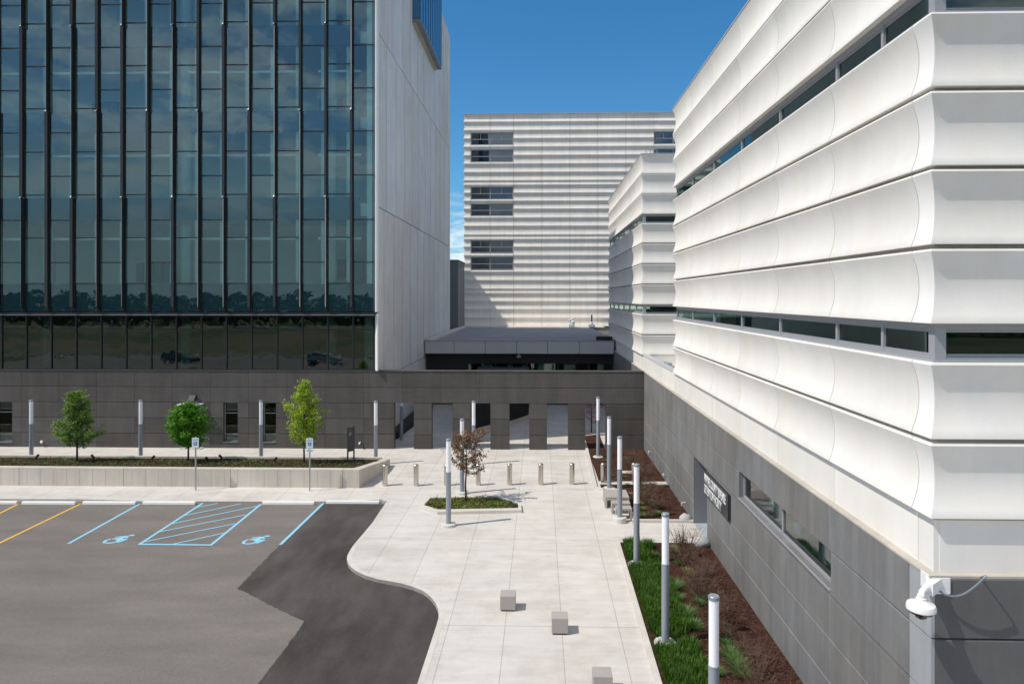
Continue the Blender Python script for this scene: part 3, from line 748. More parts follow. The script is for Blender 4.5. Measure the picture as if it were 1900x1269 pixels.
YS=[YFAR,29.75,26.12,22.56,18.98,15.38,12.0]
side1=[(XT,YFAR,1,-1,0)]+[(XT,y,1,0,1) for y in YS[1:]]+[(XT,YN,1,1,0)]
front1=[(XT,YN,1,1,0)]+[(x,YN,0,1,1) for x in (10.6,14.2)]+[(17.8,YN,0,1,0)]
ROWS=[(17.28,18.52),(16.02,17.25),(14.72,15.98),(12.88,14.10),(11.58,12.80),(10.28,11.51),(8.97,10.20),(7.07,8.32),(5.76,6.99)]
for zb,zt in ROWS:
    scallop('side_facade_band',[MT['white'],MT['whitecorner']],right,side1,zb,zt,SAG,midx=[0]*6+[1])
    scallop('front_facade_band',[MT['white']],right,front1,zb,zt,SAG)
back1=[(17.8,YFAR,-1,-1,0),(XT,YFAR,1,-1,0)]
for zb,zt in ROWS: scallop('rear_facade_band',[MT['white']],right,back1,zb,zt,SAG)
Y2=43.6; Y2F=64.97
side2=[(XT,Y2F,1,-1,0)]+[(XT,Y2F-3.56*i,1,0,1) for i in range(1,6)]+[(XT,Y2,1,1,0)]
front2=[(XT,Y2,1,1,0),(10.2,Y2,0,1,1),(14.5,Y2,0,1,0)]
for zb,zt in ROWS:
    scallop('side_facade_band',[MT['white']],right,side2,zb,zt,SAG,n=8)
    scallop('front_facade_band',[MT['white']],right,front2,zb,zt,SAG,n=8)
# cores, joints
m=M()
def core(m,x0,y0,x1,y1):
    zr=[(5.7,8.32),(8.97,14.10),(14.72,18.45)]
    for za,zb in zr:
        m.box(x0,x0+.25,y0,y1,za,zb); m.box(x0+.25,x1,y0,y0+.25,za,zb); m.box(x0+.25,x1,y1-.25,y1,za,zb)
    m.box(x0,x1,y0+.0,y1,18.3,18.46)
core(m,XT+.142,YN+.142,17.8,YFAR-.142); core(m,XT+.142,Y2+.142,14.5,Y2F-.142)
place(m.build('inner_walls',MT['ledge'],None),right)
m=M()
for (x0,y0,x1,y1) in ((XT+.4,YN+.4,17.5,YFAR-.4),(XT+.4,Y2+.4,14.3,Y2F-.4)):
    for z in (9.05,14.8): m.box(x0,x1,y0,y1,z,z+.1)
    for z in (5.75,11.5): m.box(x0,x1,y0,y1,z,z+.1,.5,1)
    m.box(x0+3.5,x0+3.6,y0,y1,5.9,17,.5,2)
place(m.build('room_interior',[MT['ceil'],MT['roomfloor'],MT['roomwall']],None),right)
m=M(); m.box(XT-.02,17.8,YN-.02,YFAR+.02,18.521,18.56); m.box(XT-.02,14.5,Y2-.02,Y2F+.02,18.521,18.56); place(m.build('roof_coping',MT['panelgrey'],None),right)
wst=sorted(YS[1:6]+[13.75,31.6-3.6*0],reverse=True)
wy=[YFAR,29.75,26.12,22.56,18.98,15.38,13.35]
wside=[(XT,YFAR,1,-1,0)]+[(XT,y,1,0,1) for y in wy[1:]]+[(XT,YN,1,1,0)]
wfront=[(XT,YN,1,1,0),(12.6,YN,0,1,1),(17.8,YN,0,1,0)]
for z0,z1 in ((8.325,8.965),(14.105,14.715)):
    windows(right,wside,z0,z1,MT['glassR']); windows(right,wfront,z0,z1,MT['glassR'])
    windows(right,side2,z0,z1,MT['glassR']); windows(right,[(XT,Y2,1,1,0),(14.5,Y2,0,1,0)],z0,z1,MT['glassR'])
    windows(right,back1,z0,z1,MT['glassR'])
    for (cx_,cy_) in ((XT,YN),(XT,Y2)):
        m=M(); m.box(cx_+.135,cx_+.32,cy_+.135,cy_+.32,z0,z1); place(m.build('corner_post',MT['alu'],None),right)
# white flat band z 4.82-5.72, recessed, and ledge
XB=6.40+.15
m=M(); jy=[YN+.12]+YS[::-1][0:]+[YFAR+3.6,YFAR+7.2,Y2+.6,48,51.6,55.2,58.8,65]
jy=sorted(jy)
for a,b in zip(jy,jy[1:]): m.box(XB,XB+.1,a+.008,b-.008,4.84,5.70,rnd.random())
for a,b in ((XB,10.6),(10.6,14.2),(14.2,18)): m.box(a+(.1 if a==XB else .008),b,YN+.12,YN+.22,4.84,5.70,rnd.random())
m.box(XB+.101,XB+.35,YN+.22,65,4.6,5.68,.5,1); m.box(XB+.35,18,YN+.221,YN+.4,4.6,5.68,.5,1)
place(m.build('flat_band',[MT['white'],MT['joint']],None),right)
m=M(); m.box(6.39,XB+.36,YN-.04,65,4.801,4.838); m.box(XB+.36,18,YN-.04,YN+.35,4.801,4.838); place(m.build('ledge',MT['ledge'],None),right)
# terrace between the two volumes
m=M(); m.box(XB+.36,14,YFAR-.1,Y2+.1,5.15,5.25,.5,0); m.box(XB+.36,14,Y2+.02,Y2+.13,5.25,5.75,.5,1); place(m.build('terrace_roof',[MT['rooflight'],MT['white']],None),right)
m=M(); m.box(XB-.01,XB+.42,YFAR-.3,Y2+.05,5.701,5.75); place(m.build('parapet_cap',MT['panelgrey'],None),right)
m=M()
for q in range(3): m.box(XB+1.0,XB+1.3,35.5+q*2.6,36.7+q*2.6,5.25,5.5)
place(m.build('roof_box',MT['galv'],None),right)
# base wall (outward normal -X): direction from far to near
LB=65-(YN-.02)
js=[65-y for y in jy]
opn=[(65-28.6,65-26.34,-.06,2.80),(65-22.15,65-15.2,2.98,3.82)]
o=pwall('base_wall',[MT['base'],MT['joint']],None,(6.40,65),(0,-1),65-12.02,ZS,js,opn,thick=.22,mat_idx=0); place(o,right)
m=M()
for a,b in zip(ZS,ZS[1:]): m.box(6.40,6.46,YN-.06,12.0,a+.012,b-.012)
m.box(6.461,6.9,YN+.0,12.0,-.05,4.79,.5,1); place(m.build('base_corner_return',[MT['basecorner'],MT['joint']],None),right)
o=pwall('front_base_wall',[MT['frontbase'],MT['joint']],None,(6.461,YN-.06),(1,0),12,ZS,[4.1,7.7],[],thick=.4,gap=.03,mat_idx=1); place(o,right)
# entrance recess
m=M(); y0,y1=26.34,28.6
m.box(6.45,8.6,y1,y1+.06,0,2.82,.5,0); m.box(6.45,8.6,y0-.06,y0,0,2.82,.5,0); m.box(6.45,8.6,y0,y1,2.80,2.86,.5,0); m.box(6.41,8.6,y0,y1,-.0,.012,.5,1)
place(m.build('entrance_recess',[MT['recess'],MT['recess_light']],None),right)
m=M(); m.box(8.6,8.65,y0,y1,0,2.8); place(m.build('entrance_door',MT['door'],None),right)
# base window
m=M(); ya,yb=15.2,22.15
m.box(6.55,6.63,ya,yb,2.98,3.05); m.box(6.55,6.63,ya,yb,3.76,3.82); m.box(6.55,6.63,ya,ya+.06,3.05,3.76); m.box(6.55,6.63,yb-.06,yb,3.05,3.76); m.box(6.55,6.63,18.6,18.67,3.05,3.76)
m.box(6.37,6.56,ya,yb,2.935,2.975)
wf=m.build('ribbon_window',MT['alu'],None); place(wf,right)
m=M(); m.poly([(6.59,yb,3.0),(6.59,ya,3.0),(6.59,ya,3.8),(6.59,yb,3.8)]); MT['glassW']=glass('ribbon_glass',(.68,.90,.76),.05,0,.001,.5); pn=m.build('pane',MT['glassW'],None); place(pn,right); 
m=M(); m.box(10.5,10.6,12.5,24,0,4.6,.5,0); m.box(6.64,10.5,12.5,24,.0,.1,.5,1); m.box(6.9,10.5,23.9,24,0,4.6,.5,0); m.box(6.9,10.5,12.4,12.5,0,4.6,.5,0); m.box(6.64,10.5,12.5,24,4.5,4.6,.5,2)
place(m.build('ground_room',[MT['ceil'],MT['roomwall'],MT['ceil']],None),right)
m=M(); m.box(6.68,8.4,15.3,22.0,2.55,2.78)  # white counter added to catch sun and brighten the view through the window
for y,w_,zt in ((16,1.8,2.9),(18.6,1.4,2.85),(20.6,1.2,3.0)):
    m.box(7.0,7.7,y,y+w_,2.79,zt+.05); m.box(7.1,7.4,y+.2,y+.7,zt+.05,zt+.3)
place(m.build('sun_catch_desks',MT['strip'],None),right)
# ladder rails on roof 2
m=M()
for dx in (0,.45):
    x=6.9+dx; m.tube([(x,44.6,18.5),(x,44.6,19.0),(x+.1,44.75,19.1),(x+.35,45.2,19.1),(x+.5,45.3,18.5)],.025,6)
m.build('roof_ladder_rail',MT['galv'],None,label='thin metal ladder handrail hooked over the roof edge of the middle white block',category='ladder')
# ============================================================ BACK BUILDING
bk=empty('ribbed_rear_building',(8,88,0),label='tall pale building of narrow horizontal ribs at the end of the court',category='building')
YB=88.0
ribs=[(33.06,32.05),(32.05,30.97),(30.97,29.91),(29.91,28.83),(28.83,27.74),(27.74,26.64),(26.64,25.56),(25.56,24.50),(24.50,23.92),(23.92,22.89),(22.89,21.85),(21.85,20.82),(20.82,19.69),(19.69,18.63),(18.63,17.5),(17.5,16.93),(16.93,15.94),(15.94,14.83),(14.83,13.79),(13.79,12.71),(12.71,11.63),(11.63,10.53),(10.53,9.95),(9.95,8.91),(8.91,7.88),(7.88,6.77),(6.77,5.70)]
xsB=[-9.88,-6.45,-3.4,.24,3.85,7.44,11.04,14.62,18.2,21.8]
wins=[(30.66,29.09,1),(28.46,26.88,0),(23.66,22.06,1),(21.47,19.93,0),(16.74,15.17,1),(14.62,12.98,0)]
WX=[(-8.91,-3.47),(14.66,20.0)]
def inwin(zt,zb):
    return [w_ for w_ in wins if w_[0]>zb+.25 and w_[1]<zt-.25]
MT['ribj']=MT['joint']
for zt,zb in ribs:
    st=[(xsB[0],YB,1,1,0)]; pieces=[]
    cut=[w_ for w_ in wins if w_[0]>zb+.02 and w_[1]<zt-.02]
    sg=.125 if zt-zb>.8 else .06
    def build_run(a,b,prof):
        mm=M(); inner=[x for x in xsB if a<x<b]
        r_=[(a,YB,1 if a==xsB[0] else 0,1,0 if a==xsB[0] else 1)]+[(x,YB,0,1,1) for x in inner]+[(b,YB,0,1,1)]
        for i in range(len(r_)-1):
            A,B=r_[i],r_[i+1]; t=rnd.random(); e=[]
            for S,s_ in ((A,1),(B,-1)):
                k=len(mm.v); sh=.022*s_ if S[4] else 0
                for dd_,z in prof: mm.v.append((S[0]+S[2]*dd_+sh,S[1]+S[3]*dd_,z))
                e.append(k)
            for j in range(len(prof)-1): mm.face((e[0]+j,e[0]+j+1,e[1]+j+1,e[1]+j),t)
            if A[4]: mm.face([e[0]+j for j in range(len(prof))][::-1],t)
            if B[4]: mm.face([e[1]+j for j in range(len(prof))],t)
        o=mm.build('facade_rib',MT['whiteback'],None); place(o,bk)
        for p in o.data.polygons: p.use_smooth=len(p.vertices)==4
        o.data.set_sharp_from_angle(angle=R(30))
    pr_=profile(zb+.02,zt,sg,10,.03)
    if not cut: build_run(xsB[0],21.8,pr_)
    else:
        build_run(xsB[0],-8.96,pr_); build_run(-3.42,14.61,pr_); build_run(20.05,21.8,pr_)
        w_=cut[0]
        for keep in (lambda z: z>=w_[0]+.02, lambda z: z<=w_[1]-.02):
            sub=[p for p in pr_ if keep(p[1])]
            if w_[0]<zt and w_[0]>zb and keep(99): 
                if len(sub)>1: sub=sub+[(sub[-1][0],w_[0]+.02),(.14,w_[0]+.02)]
            elif w_[1]>zb and w_[1]<zt and keep(-99):
                if len(sub)>1: sub=[(.14,w_[1]-.02),(sub[0][0],w_[1]-.02)]+sub
            if len(sub)>2:
                for xa,xb in WX: build_run(xa-.04,min(xb+.04,21.7),sub)
m=M()
def withholes(m,y0,y1):
    zs=sorted(set([5.0,33.0]+[w_[0] for w_ in wins]+[w_[1] for w_ in wins]))
    for a,b in zip(zs,zs[1:]):
        hole=any(w_[1]<=a+.01 and w_[0]>=b-.01 for w_ in wins)
        if hole:
            for xa,xb in ((-9.73,-8.91),(-3.47,14.66),(20,22)): m.box(xa,xb,y0,y1,a,b)
        else: m.box(-9.73,22,y0,y1,a,b)
withholes(m,YB+.142,YB+.4); m.box(-9.73,-9.5,YB+.4,108,0,33.0); m.box(22,22.2,YB+.2,108,0,33.0); m.box(-9.73,22,108,108.2,0,33); m.box(-9.72,22,YB+.2,108,32.8,33.0); m.box(-9.73,22,YB+.142,YB+.4,0,5)
place(m.build('rear_core',MT['ledge'],None),bk)
m=M(); m.box(-9.93,21.9,YB-.05,YB+.5,33.05,33.14); place(m.build('roof_coping',MT['panelgrey'],None),bk)
m=M()
for z in (9.5,13.0-.3,17.0,19.6,24.2,26.5,31.0): m.box(-9.4,21.8,YB+.5,100,z,z+.15)
m.box(-9.4,21.8,94,94.1,6,32,.5,1); place(m.build('room_interior',[MT['roomdark'],MT['roomdark']],None),bk)
for (z1,z0,up_) in wins:
    for (xa,xb) in WX:
        m=M(); y=YB+.22
        m.box(xa,xb,y,y+.1,z0,z0+.08); m.box(xa,xb,y,y+.1,z1-.08,z1); m.box(xa,xa+.08,y,y+.1,z0+.08,z1-.08); m.box(xb-.08,xb,y,y+.1,z0+.08,z1-.08)
        xm=xa+2.46; m.box(xm-.06,xm+.06,y-.01,y+.1,z0+.08,z1-.08); zm=z0+(z1-z0)*.47; m.box(xa+.08,xb-.08,y,y+.09,zm-.05,zm+.05)
        if up_:
            for x in (xa+1.22,xa+3.95): m.box(x-.05,x+.05,y,y+.09,zm+.05,z1-.08)
        m.box(xa-.03,xb+.03,YB+.05,YB+.22,z0-.05,z0-.001)
        f=m.build('window',MT['alu'],None); place(f,bk)
        for pa,pb,pm in ((xa+.08,xm-.06,0),(xm+.06,xb-.08,1)):
            g_=M(); g_.poly([(pa,y+.05,z0+.08),(pb,y+.05,z0+.08),(pb,y+.05,z1-.08),(pa,y+.05,z1-.08)]); g_.build('pane',MT['glassB'],f)
#CONT
# ============================================================ PLANTER in front of the tower
plt=empty('raised_planter',(-20,34,0),label='long low concrete planter wall between the parking bays and the tower',category='planter')
FYL,FYR=33.50,33.50; XRP=-8.93
m=M(); xj=[-46,-42.0,-37,-31.6,-26.4,-21.55,-16.35,-10.05-.0,XRP-.28]
xj=[-46,-41.3,-36.4,-31.4,-26.05,-20.75,-15.35,-9.75]
for a,b in zip(xj,xj[1:]): m.box(a+.012,b-.012,33.5,33.85,0,.90,rnd.random())
m.box(xj[0],xj[-1],33.54,33.81,-.05,.88,.5,1)
ret=[(-9.74,33.5),(-8.93,33.5),(-8.72,34.4),(-8.55,35.6),(-8.42,36.8),(-8.38,37.95)]
zt=[.90,.90,.84,.70,.54,.40]
inn=[(-9.74,33.85),(-9.30,33.85),(-9.12,34.5),(-8.97,35.6),(-8.85,36.8),(-8.80,37.95)]
for i in range(len(ret)-1):
    m.prism([ret[i],ret[i+1],inn[i+1],inn[i]],0,[zt[i],zt[i+1],zt[i+1],zt[i]],rnd.random())
    # note prism may flip the order; heights are symmetric pairs
x=-45.6
while x<-9: m.box(x,x+.012,33.493,33.501,.02,.86); x+=.665
place(m.build('front_wall',[MT['screed'],MT['joint']],None),plt)
m=M(); m.box(-46,-8.83,37.75,37.95,0,.50); m.box(-31.5,-46,33.9,34.1,0,.3); place(m.build('back_kerb',MT['screed'],None),plt)
g_=M(); 
n0=24
for i in range(60):
    x0=-46+37.1*i/60;x1=-46+37.1*(i+1)/60
    a=noise.noise(Vector((x0*.7,0,3)))*.05; b=noise.noise(Vector((x1*.7,0,3)))*.05
    g_.poly([(x0,33.86,.78+a),(x1,33.86,.78+b),(x1,37.74,.40+b*.5),(x0,37.74,.40+a*.5)])
g_.build('planter_soil',MT['mulch'],kind='structure')
# ------------------------------------------------------------ foliage helpers
def leafq(m,p,size,nrm,t,asp=.5):
    n=nrm.normalized(); a=n.orthogonal().normalized(); a=(Matrix.Rotation(rnd.uniform(0,6.28),3,n)@a); b=n.cross(a)
    a*=size;b*=size*asp
    i=len(m.v); m.v+= [tuple(p-a),tuple(p-b*.9),tuple(p+a),tuple(p+b*.9)]; m.face((i,i+1,i+2,i+3),t)
def rv(s=1): 
    return Vector((rnd.gauss(0,1),rnd.gauss(0,1),rnd.gauss(0,1))).normalized()*s
def tree(base,h,prof,leafmat,label,name='tree',trunk=.055,th=.9,nb=46,cl=26,leaf=.07,spread=.16,lean=(0,0),group=None,seed=1,cat='tree',upb=.55,tipd=1.0):
    rs=rnd.getstate(); rnd.seed(seed)
    root=empty(name,base,label=label,category=cat)
    if group: root['group']=group
    tm=M(); tp=[];nseg=9
    for i in range(nseg+1):
        s=i/nseg; tp.append((lean[0]*s*s+rnd.uniform(-.02,.02),lean[1]*s*s+rnd.uniform(-.02,.02),h*.93*s))
    tm.tube(tp,[trunk*(1-.85*i/nseg) for i in range(nseg+1)],8)
    cm=M()
    def R_(z):
        s=(z-th)/(h-th); 
        for (a,ra),(b,rb) in zip(prof,prof[1:]):
            if a<=s<=b: return ra+(rb-ra)*(s-a)/(b-a)
        return prof[-1][1]
    for k in range(nb):
        s=(k+rnd.random())/nb; z=th*.9+(h-th)*.9*s; i=min(int(z/(h*.93)*nseg),nseg-1); st=Vector(tp[i]).lerp(Vector(tp[i+1]),z/(h*.93)*nseg-i)
        ang=k*2.4+rnd.uniform(-.4,.4); zr=z+(h-th)*.10
        rr=max(R_(min(zr,h))*rnd.uniform(.55,1.12),.08); up_=rr*upb*rnd.uniform(.6,1.3)
        en=st+Vector((math.cos(ang)*rr,math.sin(ang)*rr,up_)); mid=st.lerp(en,.5)+Vector((0,0,-up_*.15))
        tm.tube([st,mid,en],[trunk*.32*(1-s*.5),trunk*.2*(1-s*.5),.006],5,cap=False)
        nc=max(2,int(3+rr*5))
        for q in range(nc):
            t_=.3+.75*(q+rnd.random())/nc; c=(st.lerp(mid,t_*2) if t_<.5 else mid.lerp(en,(t_-.5)*2)); c+=rv(spread*.5)
            tone=min(1,max(0,rnd.gauss(.5,.22)))
            for _ in range(int(cl*rnd.uniform(.5,1.3))):
                p=c+Vector((rnd.gauss(0,1),rnd.gauss(0,1),rnd.gauss(0,.6)))*spread*.55
                leafq(cm,p,leaf*rnd.uniform(.6,1.25),rv()+Vector((-.3,-.2,.9)),min(1,max(0,tone+rnd.gauss(0,.18))))
    tm.build('trunk',MT['bark'],root,smooth=True); cm.build('crown',leafmat,root)
    rnd.setstate(rs); return root
grp='young trees planted in front of the tower'
tree((-24.95,36.2,.6),4.05,[(0,.8),(.18,1.25),(.42,.85),(.6,.66),(.8,.58),(.93,.34),(1,.12)],MT['leaf1'],'green tree with a waisted crown, farthest left in the planter',group=grp,seed=3,th=.75,nb=66,cl=25,leaf=.066)
tree((-18.95,36.3,.6),3.35,[(0,.75),(.2,1.15),(.45,1.0),(.7,.72),(.9,.4),(1,.12)],MT['leaf2'],'round dense bright green tree in the planter near the tower door',group=grp,seed=5,th=.8,nb=66,cl=40,leaf=.066,spread=.2)
tree((-12.6,36.2,.6),4.75,[(0,.6),(.15,1.0),(.4,1.15),(.6,.95),(.72,.5),(.85,.26),(1,.16)],MT['leaf3'],'airy lime green tree with a thin pointed top, right of the planter',group=grp,seed=8,th=.85,nb=62,cl=21,leaf=.064,spread=.17,upb=.75)
tree((-3.42,31.35,.05),3.25,[(0,.8),(.25,1.0),(.5,1.05),(.75,.8),(1,.3)],MT['leafb'],'small tree with sparse bronze brown leaves in the kerbed island bed',seed=12,th=1.25,nb=32,cl=11,leaf=.068,spread=.13,upb=.8,trunk=.05,lean=(.1,0))
tree((3.55,47.5,.05),3.4,[(0,.8),(.4,1.2),(.8,.8),(1,.3)],MT['blossom'],'tree with pink blossom seen through the last opening of the screen wall',seed=15,th=.6,nb=30,cl=7,leaf=.06,spread=.2,upb=.9,trunk=.05)
# ------------------------------------------------------------ lamps
def lamp_parts(root,foot=1):
    m=M(); m.lathe([(.15,.0),(.15,.025),(.107,.03),(.105,2.19),(.111,2.192),(.111,2.219)],0,0,20); a=m.build('pole',MT['pole'],root); autosmooth(a)
    m=M(); m.lathe([(.098,2.221),(.098,3.50)],0,0,20); a=m.build('light_tube',MT['lens'],root); autosmooth(a)
    m=M(); m.lathe([(.108,3.501),(.108,3.565),(.095,3.58)],0,0,20); a=m.build('cap',MT['polecap'],root); autosmooth(a)
def lamp_foot(root,kind):
    m=M()
    if kind=='pad': m.lathe([(.30,0),(.30,.09),(.28,.11)],0,0,24)
    elif kind=='high': m.lathe([(.29,0),(.29,.20),(.26,.23)],0,0,24)
    else: m.lathe([(.27,0),(.27,.10),(.24,.13)],0,0,24)
    a=m.build('footing',MT['foot2'],root); autosmooth(a)
lamps=[((-28.91,38.1),'n','grey lamp column with white light tube behind the planter, far left',0),
((-22.69,38.25),'n','lamp column behind the planter, between the waisted tree and the round tree',0),
((-15.78,38.25),'n','lamp column in front of the narrow podium windows, left of the lime green tree',0),
((-9.25,38.25),'n','lamp column at the right end of the planter wall',0),
((-3.77,28.05),'pad','lamp column standing in front of the kerbed island bed',0),
((-3.74,32.70),'pad','lamp column standing just behind the bronze-leaved tree',0),
((-3.74,38.4),'n','farthest lamp column of the plaza, in front of the third opening of the screen wall',0),
((-2.86,45.3),'n','shaded lamp column beyond the screen wall, seen through its third opening',0),
((-9.15,44.9),'n','shaded lamp column in the passage beside the tower side wall',0),
((3.40,40.1),'pad','lamp column in the mulch bed, farthest in the right-hand row',0),
((3.38,33.5),'pad','lamp column at the corner of the mulch bed with the two bollards',0),
((3.34,28.72),'high','lamp column on a high concrete footing beside the benches',0),
((3.38,24.0),'pad','lamp column at the top end of the dense green grass bed',0),
((3.39,18.55),'pad','lamp column in the middle of the grass bed, next to the entrance sign side',0),
((3.40,13.45),'pad','nearest lamp column, cut by the bottom edge of the photo',0)]
first=None
for (x,y),k,lb,_ in lamps:
    r=empty('lamp_column',(x,y,0),label=lb,category='street lamp',group='grey lamp columns around the plaza')
    if first is None: lamp_parts(r); first=r
    else:
        for ch in kids(first):
            if ch.name.startswith('footing'): continue
            c=ch.copy(); COL.objects.link(c); c.parent=r
    if k!='n': lamp_foot(r,k)
# white stones around two feet
for (x,y),lb in (((3.38,24.0),'white stones round the lamp foot at the top end of the grass bed'),((3.39,18.55),'white stones round the lamp foot in the middle of the grass bed')):
    m=M()
    for i in range(26):
        a=i/26*6.283+rnd.uniform(-.1,.1); r_=.27+rnd.uniform(-.03,.04); s=rnd.uniform(.025,.045); cx=x+math.cos(a)*r_;cy=y+math.sin(a)*r_
        m.lathe([(s*.5,.04),(s,.04+s*.7),(s*.85,.04+s*1.3),(s*.3,.04+s*1.6)],cx,cy,7,rnd.random())
    m.build('stone_ring',MT['rock'],None,smooth=True,label=lb,category='stones')
# ------------------------------------------------------------ bollards
bl=[(713.5,902),(771.5,902),(828,901.5),(887,901),(945.5,900.5),(1003.5,900),(1061.5,899.5),(1119.5,899),(1177,898.5)]
names=['nearest the end of the planter wall','second from the planter wall','half hidden behind the lamp in front of the island','behind the bronze-leaved tree','in the open plaza, third from the mulch bed','in the open plaza, second from the mulch bed','in the plaza just left of the mulch bed','at the left edge of the mulch bed','deeper in the mulch bed, half behind a lamp']
proto=None
for (u,v),nm in zip(bl,names):
    x,y=G(u,v); y+=.11
    r=empty('bollard',(x,y,0),label='stainless steel bollard '+nm,category='bollard',group='row of steel bollards across the plaza')
    if proto is None:
        m=M(); m.lathe([(.125,0),(.125,.985),(.12,.99)],0,0,24); a=m.build('post',MT['steel'],r); autosmooth(a)
        m=M(); m.lathe([(.128,.991),(.128,1.035),(.115,1.05),(.05,1.058)],0,0,24); a=m.build('cap',MT['steel'],r); autosmooth(a); proto=r
    else:
        for ch in kids(proto): c=ch.copy(); COL.objects.link(c); c.parent=r
# ------------------------------------------------------------ cube seats
x3,y3=0,16.08
cubes=[(G(942,1134.4),'farthest of the three grey concrete cube seats on the plaza'),(G(1039,1178),'middle grey concrete cube seat on the plaza'),((onY(1119,1255,16.15)[0],16.15),'nearest grey concrete cube seat, cut by the bottom edge of the photo')]
for (x,y),lb in cubes:
    r=empty('cube_seat',(x,y+.23,0),label=lb,category='seat',group='concrete cube seats')
    m=M(); m.box(-.228,.228,-.228,.228,.045,.46); m.build('block',MT['cubew'],r,bevel=.008)
    m=M(); m.box(-.20,.20,-.20,.20,0,.044); m.build('base',MT['dkboard'],r)
# ------------------------------------------------------------ benches by the lamp
def bench(x0,x1,y0,y1,h,lb):
    r=empty('bench',((x0+x1)/2,(y0+y1)/2,0),label=lb,category='bench',group='grey frame benches beside the mulch bed')
    cx,cy=(x0+x1)/2,(y0+y1)/2; w=(x1-x0)/2; d=(y1-y0)/2
    m=M(); m.box(-w,w,-d,d,h-.10,h); m.build('seat',MT['cubew'],r,bevel=.006)
    for s in (-1,1):
        m=M(); a=s*w; m.box(min(a,a-s*.08),max(a,a-s*.08),-d,d,0,h-.101); m.build('leg',MT['cubew'],r,bevel=.005)
X,Y=G(1130,943); 
bench(2.92,3.98,30.55,31.75,.50,'long grey bench with solid ends, farthest of the three beside the mulch bed')
bench(3.12,3.92,29.75,30.2,.47,'middle one of the three grey frame benches, half behind the lamp')
bench(3.22,3.9,29.05,29.5,.45,'nearest small grey frame bench, just behind the lamp on the high footing')
# ------------------------------------------------------------ island bed
isl_o=[G(779.6,945),G(811.6,955),G(968,951.5),G(966,939),G(925,924),G(796,925.5)]
isl_i=[G(786.6,942),G(812.8,950),G(962,947.5),G(961,938.5),G(922,926.5),G(799,927.8)]
def ringkerb(o,i,h,name,label=None,**k):
    m=M(); n=len(o)
    for a in range(n):
        b=(a+1)%n; m.prism([o[a],o[b],i[b],i[a]],-.01,h,rnd.random())
    return m.build(name,MT['kerbm'],None,**k)
ringkerb(isl_o,isl_i,.13,'island_kerb',label='low concrete kerb round the island bed with the bronze-leaved tree',category='kerb')
g_=M(); g_.prism([tuple(p) for p in isl_i],.0,.07); g_.build('island_mulch',MT['mulch'],kind='structure')
def inpoly(p,poly):
    c=False;n=len(poly)
    for i in range(n):
        a=poly[i];b=poly[(i+1)%n]
        if (a[1]>p[1])!=(b[1]>p[1]) and p[0]<(b[0]-a[0])*(p[1]-a[1])/(b[1]-a[1])+a[0]: c=not c
    return c
def cover(poly,zf,n,leaf,mat,name,dens=None,h=.12,**k):
    m=M(); xs=[p[0] for p in poly];ys=[p[1] for p in poly]; i=0;tries=0
    while i<n and tries<n*30:
        tries+=1
        x=rnd.uniform(min(xs),max(xs));y=rnd.uniform(min(ys),max(ys))
        if not inpoly((x,y),poly): continue
        if dens and rnd.random()>dens(x,y): continue
        i+=1; z=zf(x,y); tone=rnd.random(); hh=h*rnd.uniform(.4,1.2)
        for q in range(9):
            p=Vector((x+rnd.gauss(0,.07),y+rnd.gauss(0,.07),z+rnd.uniform(.01,hh))); leafq(m,p,leaf*rnd.uniform(.6,1.3),rv()+Vector((0,-.2,.8)),min(1,max(0,tone+rnd.gauss(0,.2))),.45)
    return m.build(name,mat,None,**k)
cover(isl_i,lambda x,y:.07,430,.045,MT['cover'],'island_groundcover',dens=lambda x,y:.35+.65*(noise.noise(Vector((x*1.5,y*1.5,0)))>-.1)*(0.5+.5*(x>-4.2)),h=.09,kind='stuff',label='patchy green ground cover in the island bed',category='ground cover')
cover([(-40,33.95),(-9.35,33.95),(-9.1,35.5),(-9.1,37.2),(-40,37.2)],lambda x,y:.77-(y-33.86)*.098,3000,.05,MT['cover2'],'planter_groundcover',dens=lambda x,y:.25+.75*(noise.noise(Vector((x*.8,y*.9,5)))>-.05),h=.11,kind='stuff',label='low dark green ground cover filling the raised planter',category='ground cover')
# planter uplights
ul=[(68,852,1),(173,852,-1),(283,854,1),(385,856,-1),(410,852,-1),(510,857,1)]
ull=['leftmost in the planter, left of the waisted tree','between the waisted tree and the second lamp','left of the round dense tree','just right of the first accessible parking sign','near the planter back kerb, under the tall podium windows','left of the lime green tree']
for (u,v,s_),nm in zip(ul,ull):
    x,y=G(u,v,.62); r=empty('garden_uplight',(x,y,.5),label='small black garden uplight '+nm,category='garden light',group='black uplights in the planter')
    m=M(); m.tube([(0,0,0),(0,0,.22)],.02,6); m.build('stake',MT['black'],r)
    m=M(); m.tube([(-.07*s_,0,.18),(.10*s_,0,.36)],[.05,.065],10); m.build('lamp_head',MT['black'],r)
